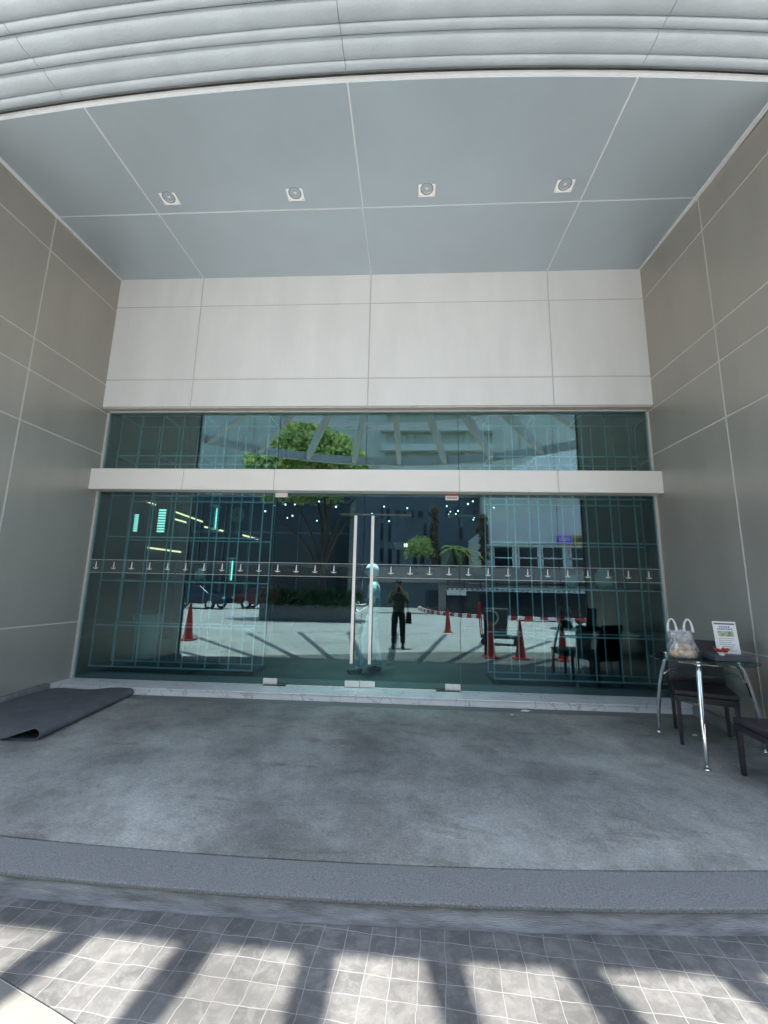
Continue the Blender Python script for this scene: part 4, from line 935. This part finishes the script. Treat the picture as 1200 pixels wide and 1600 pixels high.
# raised ramp with railing, dark hoarding and painted kerb
rw = empty('ramp_wall', (6, -21.5, GZ), 'pinkish rendered ramp wall in front of the white building', 'wall'); MB().hexa([(-8, -1, 1.9), (14, -.8, 2.1), (14, .2, 2.1), (-8, 0, 1.9), (-8, -1, 2.85), (14, -.8, 2.95), (14, .2, 2.95), (-8, 0, 2.85)]).build('parapet', M['ramp'], rw); MB().box(-4, 14, -1, -.2, 0, 1.9).build('retaining_wall', M['ramp'], rw)
rl = empty('street_railing', (6, -20.2, GZ), 'thin dark railing with posts in front of the ramp wall', 'railing')
for x in np.arange(-3.6, 10, .95): MB().box(x-.03, x+.03, -.03, .03, 0, 2.0).build('post', M['black'], rl)
MB().box(-3.7, 10, -.025, .025, 2.001, 2.05).build('top_rail', M['black'], rl)
pk = empty('picket_strip', (6, -19.9, GZ), 'row of short white pickets along the dark hoarding', 'fence')
for k in range(44): MB().box(-3.6+.29*k, -3.6+.29*k+.14, -.02, .02, 1.35, 1.60).build('picket', M['white'], pk)
MB().box(-3.7, 9.4, -.06, -.03, 1.2, 1.5).build('rail', M['white'], pk)
def path_strip(pts, w, z0, z1, name, m, lab, cat):
    vs = []; fs = []; P = [Vector(p) for p in pts]; L = 0; n = len(P)
    for i, p in enumerate(P):
        d = (P[min(i+1, n-1)]-P[max(i-1, 0)]).normalized(); q = Vector((d.y, -d.x))*w/2
        for a, z in ((p-q, z0), (p+q, z0), (p+q, z1), (p-q, z1)): vs.append((a.x, a.y, z))
    for i in range(n-1):
        for j in range(4): fs.append((4*i+j, 4*i+4+j, 4*i+4+(j+1) % 4, 4*i+(j+1) % 4))
    fs += [(0, 1, 2, 3), tuple(4*n-4+j for j in range(4))]
    return tag(MB().add(vs, fs).build(name, m), lab, cat)
curve = [(1.0, -29), (1.0, -26), (1.35, -23.5), (2.1, -21), (3.2, -19.3), (4.6, -18.3), (6.5, -17.6), (9, -17.2), (13, -17.0)]
def cr_(pts, k=6):
    out = []
    for i in range(len(pts)-1):
        p0, p1, p2, p3 = [Vector(pts[min(max(i+d, 0), len(pts)-1)]) for d in (-1, 0, 1, 2)]
        for j in range(k):
            t = j/k; out.append(.5*((2*p1)+(p2-p0)*t+(2*p0-5*p1+4*p2-p3)*t*t+(3*p1-p0-3*p2+p3)*t**3))
    return out+[Vector(pts[-1])]
cv = cr_(curve)
path_strip([p+Vector((.5, -.4)) for p in cv], .12, GZ, 1.15, 'hoarding', M['slot'], 'curved dark hoarding behind the striped kerb', 'hoarding')
kbp = empty('striped_kerb', (4, -18.5, GZ), 'curved red and white painted kerb in front of the dark hoarding', 'kerb')
L = 0; seg = []; 
for i in range(len(cv)-1):
    p, q = cv[i], cv[i+1]
    a, b = p-Vector((4, -18.5)), q-Vector((4, -18.5)); d = (b-a).normalized(); nn = Vector((d.y, -d.x))*.15
    MB().hexa([(a.x-nn.x, a.y-nn.y, 0), (b.x-nn.x, b.y-nn.y, 0), (b.x+nn.x, b.y+nn.y, 0), (a.x+nn.x, a.y+nn.y, 0), (a.x-nn.x, a.y-nn.y, .2), (b.x-nn.x, b.y-nn.y, .2), (b.x+nn.x, b.y+nn.y, .2), (a.x+nn.x, a.y+nn.y, .2)]).build('kerb_block', M['red'] if i % 2 else M['white'], kbp)
# shrubs on the ramp
def bush(x, y, z, r, h, m, lab, n=1600, name='bushy_shrub'):
    rt = empty(name, (x, y, z), lab, 'shrub'); MB().tube([(0, 0, 0), (.03, 0, h*.5)], [.05, .03], 8).build('stem', M['bark'], rt)
    leaves('foliage', [(x, y, z+h*.6, r, r*.8, h*.45), (x-r*.5, y, z+h*.4, r*.6, r*.6, h*.35), (x+r*.5, y+.1, z+h*.45, r*.6, r*.6, h*.35)], n, .10, m, rt)
bush(.8, -22.0, 2.5, .95, 2.0, M['leaf'], 'bushy bright green shrub on the ramp left of the purple leaved column')
def palm(x, y, z, h, lab):
    rt = empty('palm_tree', (x, y, z), lab, 'palm'); MB().tube([(0, 0, 0), (.05, 0, h*.5), (0, .03, h)], [.12, .09, .08], 10).build('trunk', M['bark'], rt)
    vs = []; fs = []
    for k in range(16):
        a = 2*math.pi*k/16+.2*(k % 3); el = R(50-35*(k % 4)); L_ = random.uniform(.9, 1.25)
        for j in range(24):
            t = (j+1)/24; r = L_*t*math.cos(el)*1.0; zz = h+L_*t*math.sin(el)-.75*L_*t*t; c, s = math.cos(a), math.sin(a); w = .20*math.sin(math.pi*min(1, t*1.05))**.7+.02
            for sd in (-1, 1):
                o = len(vs); vs += [(c*r, s*r, zz), (c*(r+.05)-s*w*sd, s*(r+.05)+c*w*sd, zz-.06), (c*(r+.085)-s*w*sd*.8, s*(r+.085)+c*w*sd*.8, zz-.045), (c*(r+.03), s*(r+.03), zz)]; fs.append((o, o+1, o+2, o+3))
    MB().add(vs, fs).build('crown', M['leaf'], rt)
palm(2.9, -22.0, 2.5, 1.3, 'small palm left of its twin on the ramp'); palm(3.8, -22.2, 2.5, 1.15, 'small palm right of its twin on the ramp')
vc = empty('climber_column', (1.75, -22.0, 1.9), 'tall dark column wrapped in purple leaved climber', 'column'); MB().tube([(0, 0, 0), (0, 0, 4.5)], .18, 12).build('shaft', M['bark'], vc); leaves('climber', [(1.75, -22, 3.2+.5*i, .28, .28, .35) for i in range(7)], 1500, .09, M['flower'], vc)
vc = empty('climber_column', (4.9, -22.2, 1.9), 'tall dark column wrapped in reddish climber beside the white building', 'column'); MB().tube([(0, 0, 0), (0, 0, 4.2)], .18, 12).build('shaft', M['bark'], vc); leaves('climber', [(4.9, -22.2, 3.2+.5*i, .33, .3, .35) for i in range(6)], 1500, .09, M['flower'], vc)
# cones, barrier bars, post, cart
def cone(x, y, h, lab):
    rt = empty('traffic_cone', (x, y, GZ), lab, 'traffic cone', 'red traffic cones on the forecourt')
    MB().box(-.19*h, .19*h, -.19*h, .19*h, 0, .04*h).build('base', M['red'], rt, bevel=.01)
    b = .15*h; p = lambda r, z: [(-r, -r, z), (r, -r, z), (r, r, z), (-r, r, z)]
    MB().lathe([(.0005, .041*h), (.135*h, .041*h), (.035*h, h), (.0005, h)], n=24).build('shell', M['red'], rt, smooth=False)
    return rt
cone(-6.0, -6.3, .98, 'red cone standing alone outside the left wall end'); cone(1.47, -10.4, .85, 'red cone mirrored right of the door handles'); cone(1.92, -4.75, .80, 'red cone next to the dark bollard'); cone(2.56, -4.65, .84, 'red cone holding the left end of the striped bar'); cone(3.48, -4.6, .82, 'red cone holding the right end of the striped bar')
tag(MB().tube([(2.5, -4.65, GZ+.845), (3.56, -4.6, GZ+.845)], .02, 12).build('barrier_bar', M['redwhite']), 'red and white bar resting across two cones', 'barrier')
bp = empty('bollard_post', (1.85, -4.95, GZ), 'slim black bollard post beside the cones', 'bollard'); MB().tube([(0, 0, 0), (0, 0, 1.0)], .045, 16).build('post', M['black'], bp); MB().lathe([(.0005, 0), (.11, 0), (.11, .02), (.0005, .02)], n=20).build('base_plate', M['black'], bp); MB().lathe([(.047, .8), (.047, .9), (.05, .9), (.05, .8)], n=16, closed=True).build('band', M['red'], bp)
ct = empty('wheeled_cart', (2.65, -7.3, GZ), 'dark wheeled utility cart parked on the forecourt behind the cones', 'cart', rz=R(15))
MB().box(-.5, .55, -.3, .3, .18, .24).build('deck', M['rubber'], ct, bevel=.01)
for sx in (-.42, .47):
    for sy in (-.27, .27): MB().lathe([(.0005, -.025), (.075, -.025), (.085, -.015), (.085, .015), (.075, .025), (.0005, .025)], (sx, sy, .0855), 20, 'y').build('wheel', M['rubber'], ct)
MB().hexa([(-.35, -.26, .241), (.2, -.26, .241), (.2, .26, .241), (-.35, .26, .241), (-.42, -.3, 1.0), (.26, -.3, 1.0), (.26, .3, 1.0), (-.42, .3, 1.0)]).build('bin_body', M['tray'], ct, bevel=.02)
MB().tube([(-.5, -.25, .2), (-.55, -.25, 1.15), (-.55, .25, 1.15), (-.5, .25, .2)], .018, 10).build('push_handle', M['redwhite'], ct)
MB().lathe([(.17, -.03), (.22, -.03), (.22, .03), (.17, .03)], (-.2, .345, .75), 28, 'y', True).build('spare_tyre', M['rack'], ct)

def car(loc, rz, paint, lab):
    rt = empty('parked_car', loc, lab, 'car', 'cars parked across the forecourt', rz); half = .84
    prof = [(-2.1, .32), (-2.15, .62), (-2.0, .86), (-1.55, .93), (-1.0, 1.36), (-.5, 1.46), (.5, 1.44), (1.15, 1.0), (1.85, .86), (2.12, .68), (2.15, .35)]
    vs = []; n = len(prof)
    for sgn in (-1, 1):
        for x, z in prof: vs.append((x, sgn*(half-(.20*max(0, z-.9)/.55 if z > .9 else 0)), z))
    fs = [tuple(range(n))[::-1], tuple(range(n, 2*n))]+[(i, (i+1) % n, n+(i+1) % n, n+i) for i in range(n)]
    MB().add(vs, fs).build('body', paint, rt, bevel=.05, bseg=3)
    for sgn in (-1, 1):
        q = lambda x, z: (x, sgn*(half+.012-.20*max(0, z-.9)/.55), z)
        for a in ([q(-1.3, .98), q(-.1, .98), q(-.1, 1.36), q(-.85, 1.33)], [q(0, .98), q(1.0, .98), q(.5, 1.34), q(0, 1.36)]):
            b = [(x, y-sgn*.03, z) for x, y, z in a]; MB().hexa(a+b).build('side_window', M['slot'], rt)
        for x in (-1.35, 1.3):
            w = MB().lathe([(.0005, -.1), (.30, -.1), (.33, -.07), (.33, .07), (.30, .1), (.0005, .1)], (x, sgn*(half-.08), .331), 28, 'y').build('wheel', M['rubber'], rt)
            MB().lathe([(.0005, .105), (.19, .102), (.2, .09)], (x, sgn*(half-.08), .331), 20, 'y').build('rim', M['chrome'], w)
        MB().box(2.08, 2.14, sgn*.62-.13, sgn*.62+.13, .66, .77).build('headlight', M['brightwhite'], rt); MB().box(-2.16, -2.08, sgn*.65-.11, sgn*.65+.11, .70, .80).build('tail_light', M['red'], rt)
    for a in ([(1.08, -.66, 1.06), (1.08, .66, 1.06), (.56, .58, 1.42), (.56, -.58, 1.42)],): MB().hexa([(x+.03, y, z) for x, y, z in a]+[(x-.03, y, z-.02) for x, y, z in a]).build('windscreen', M['slot'], rt)
M['carpaint'] = mat('dark_blue_car_paint', (.02, .028, .05), .25, .2, .1, 2); M['carpaint2'] = mat('maroon_car_paint', (.10, .02, .025), .25, .2, .1, 2)
car((-13.6, -22.0, GZ-.006), R(4), M['carpaint'], 'dark blue parked car at the far left of the mirrored forecourt'); car((-9.3, -23.5, GZ-.006), R(-3), M['carpaint2'], 'maroon parked car left of the planter wall')
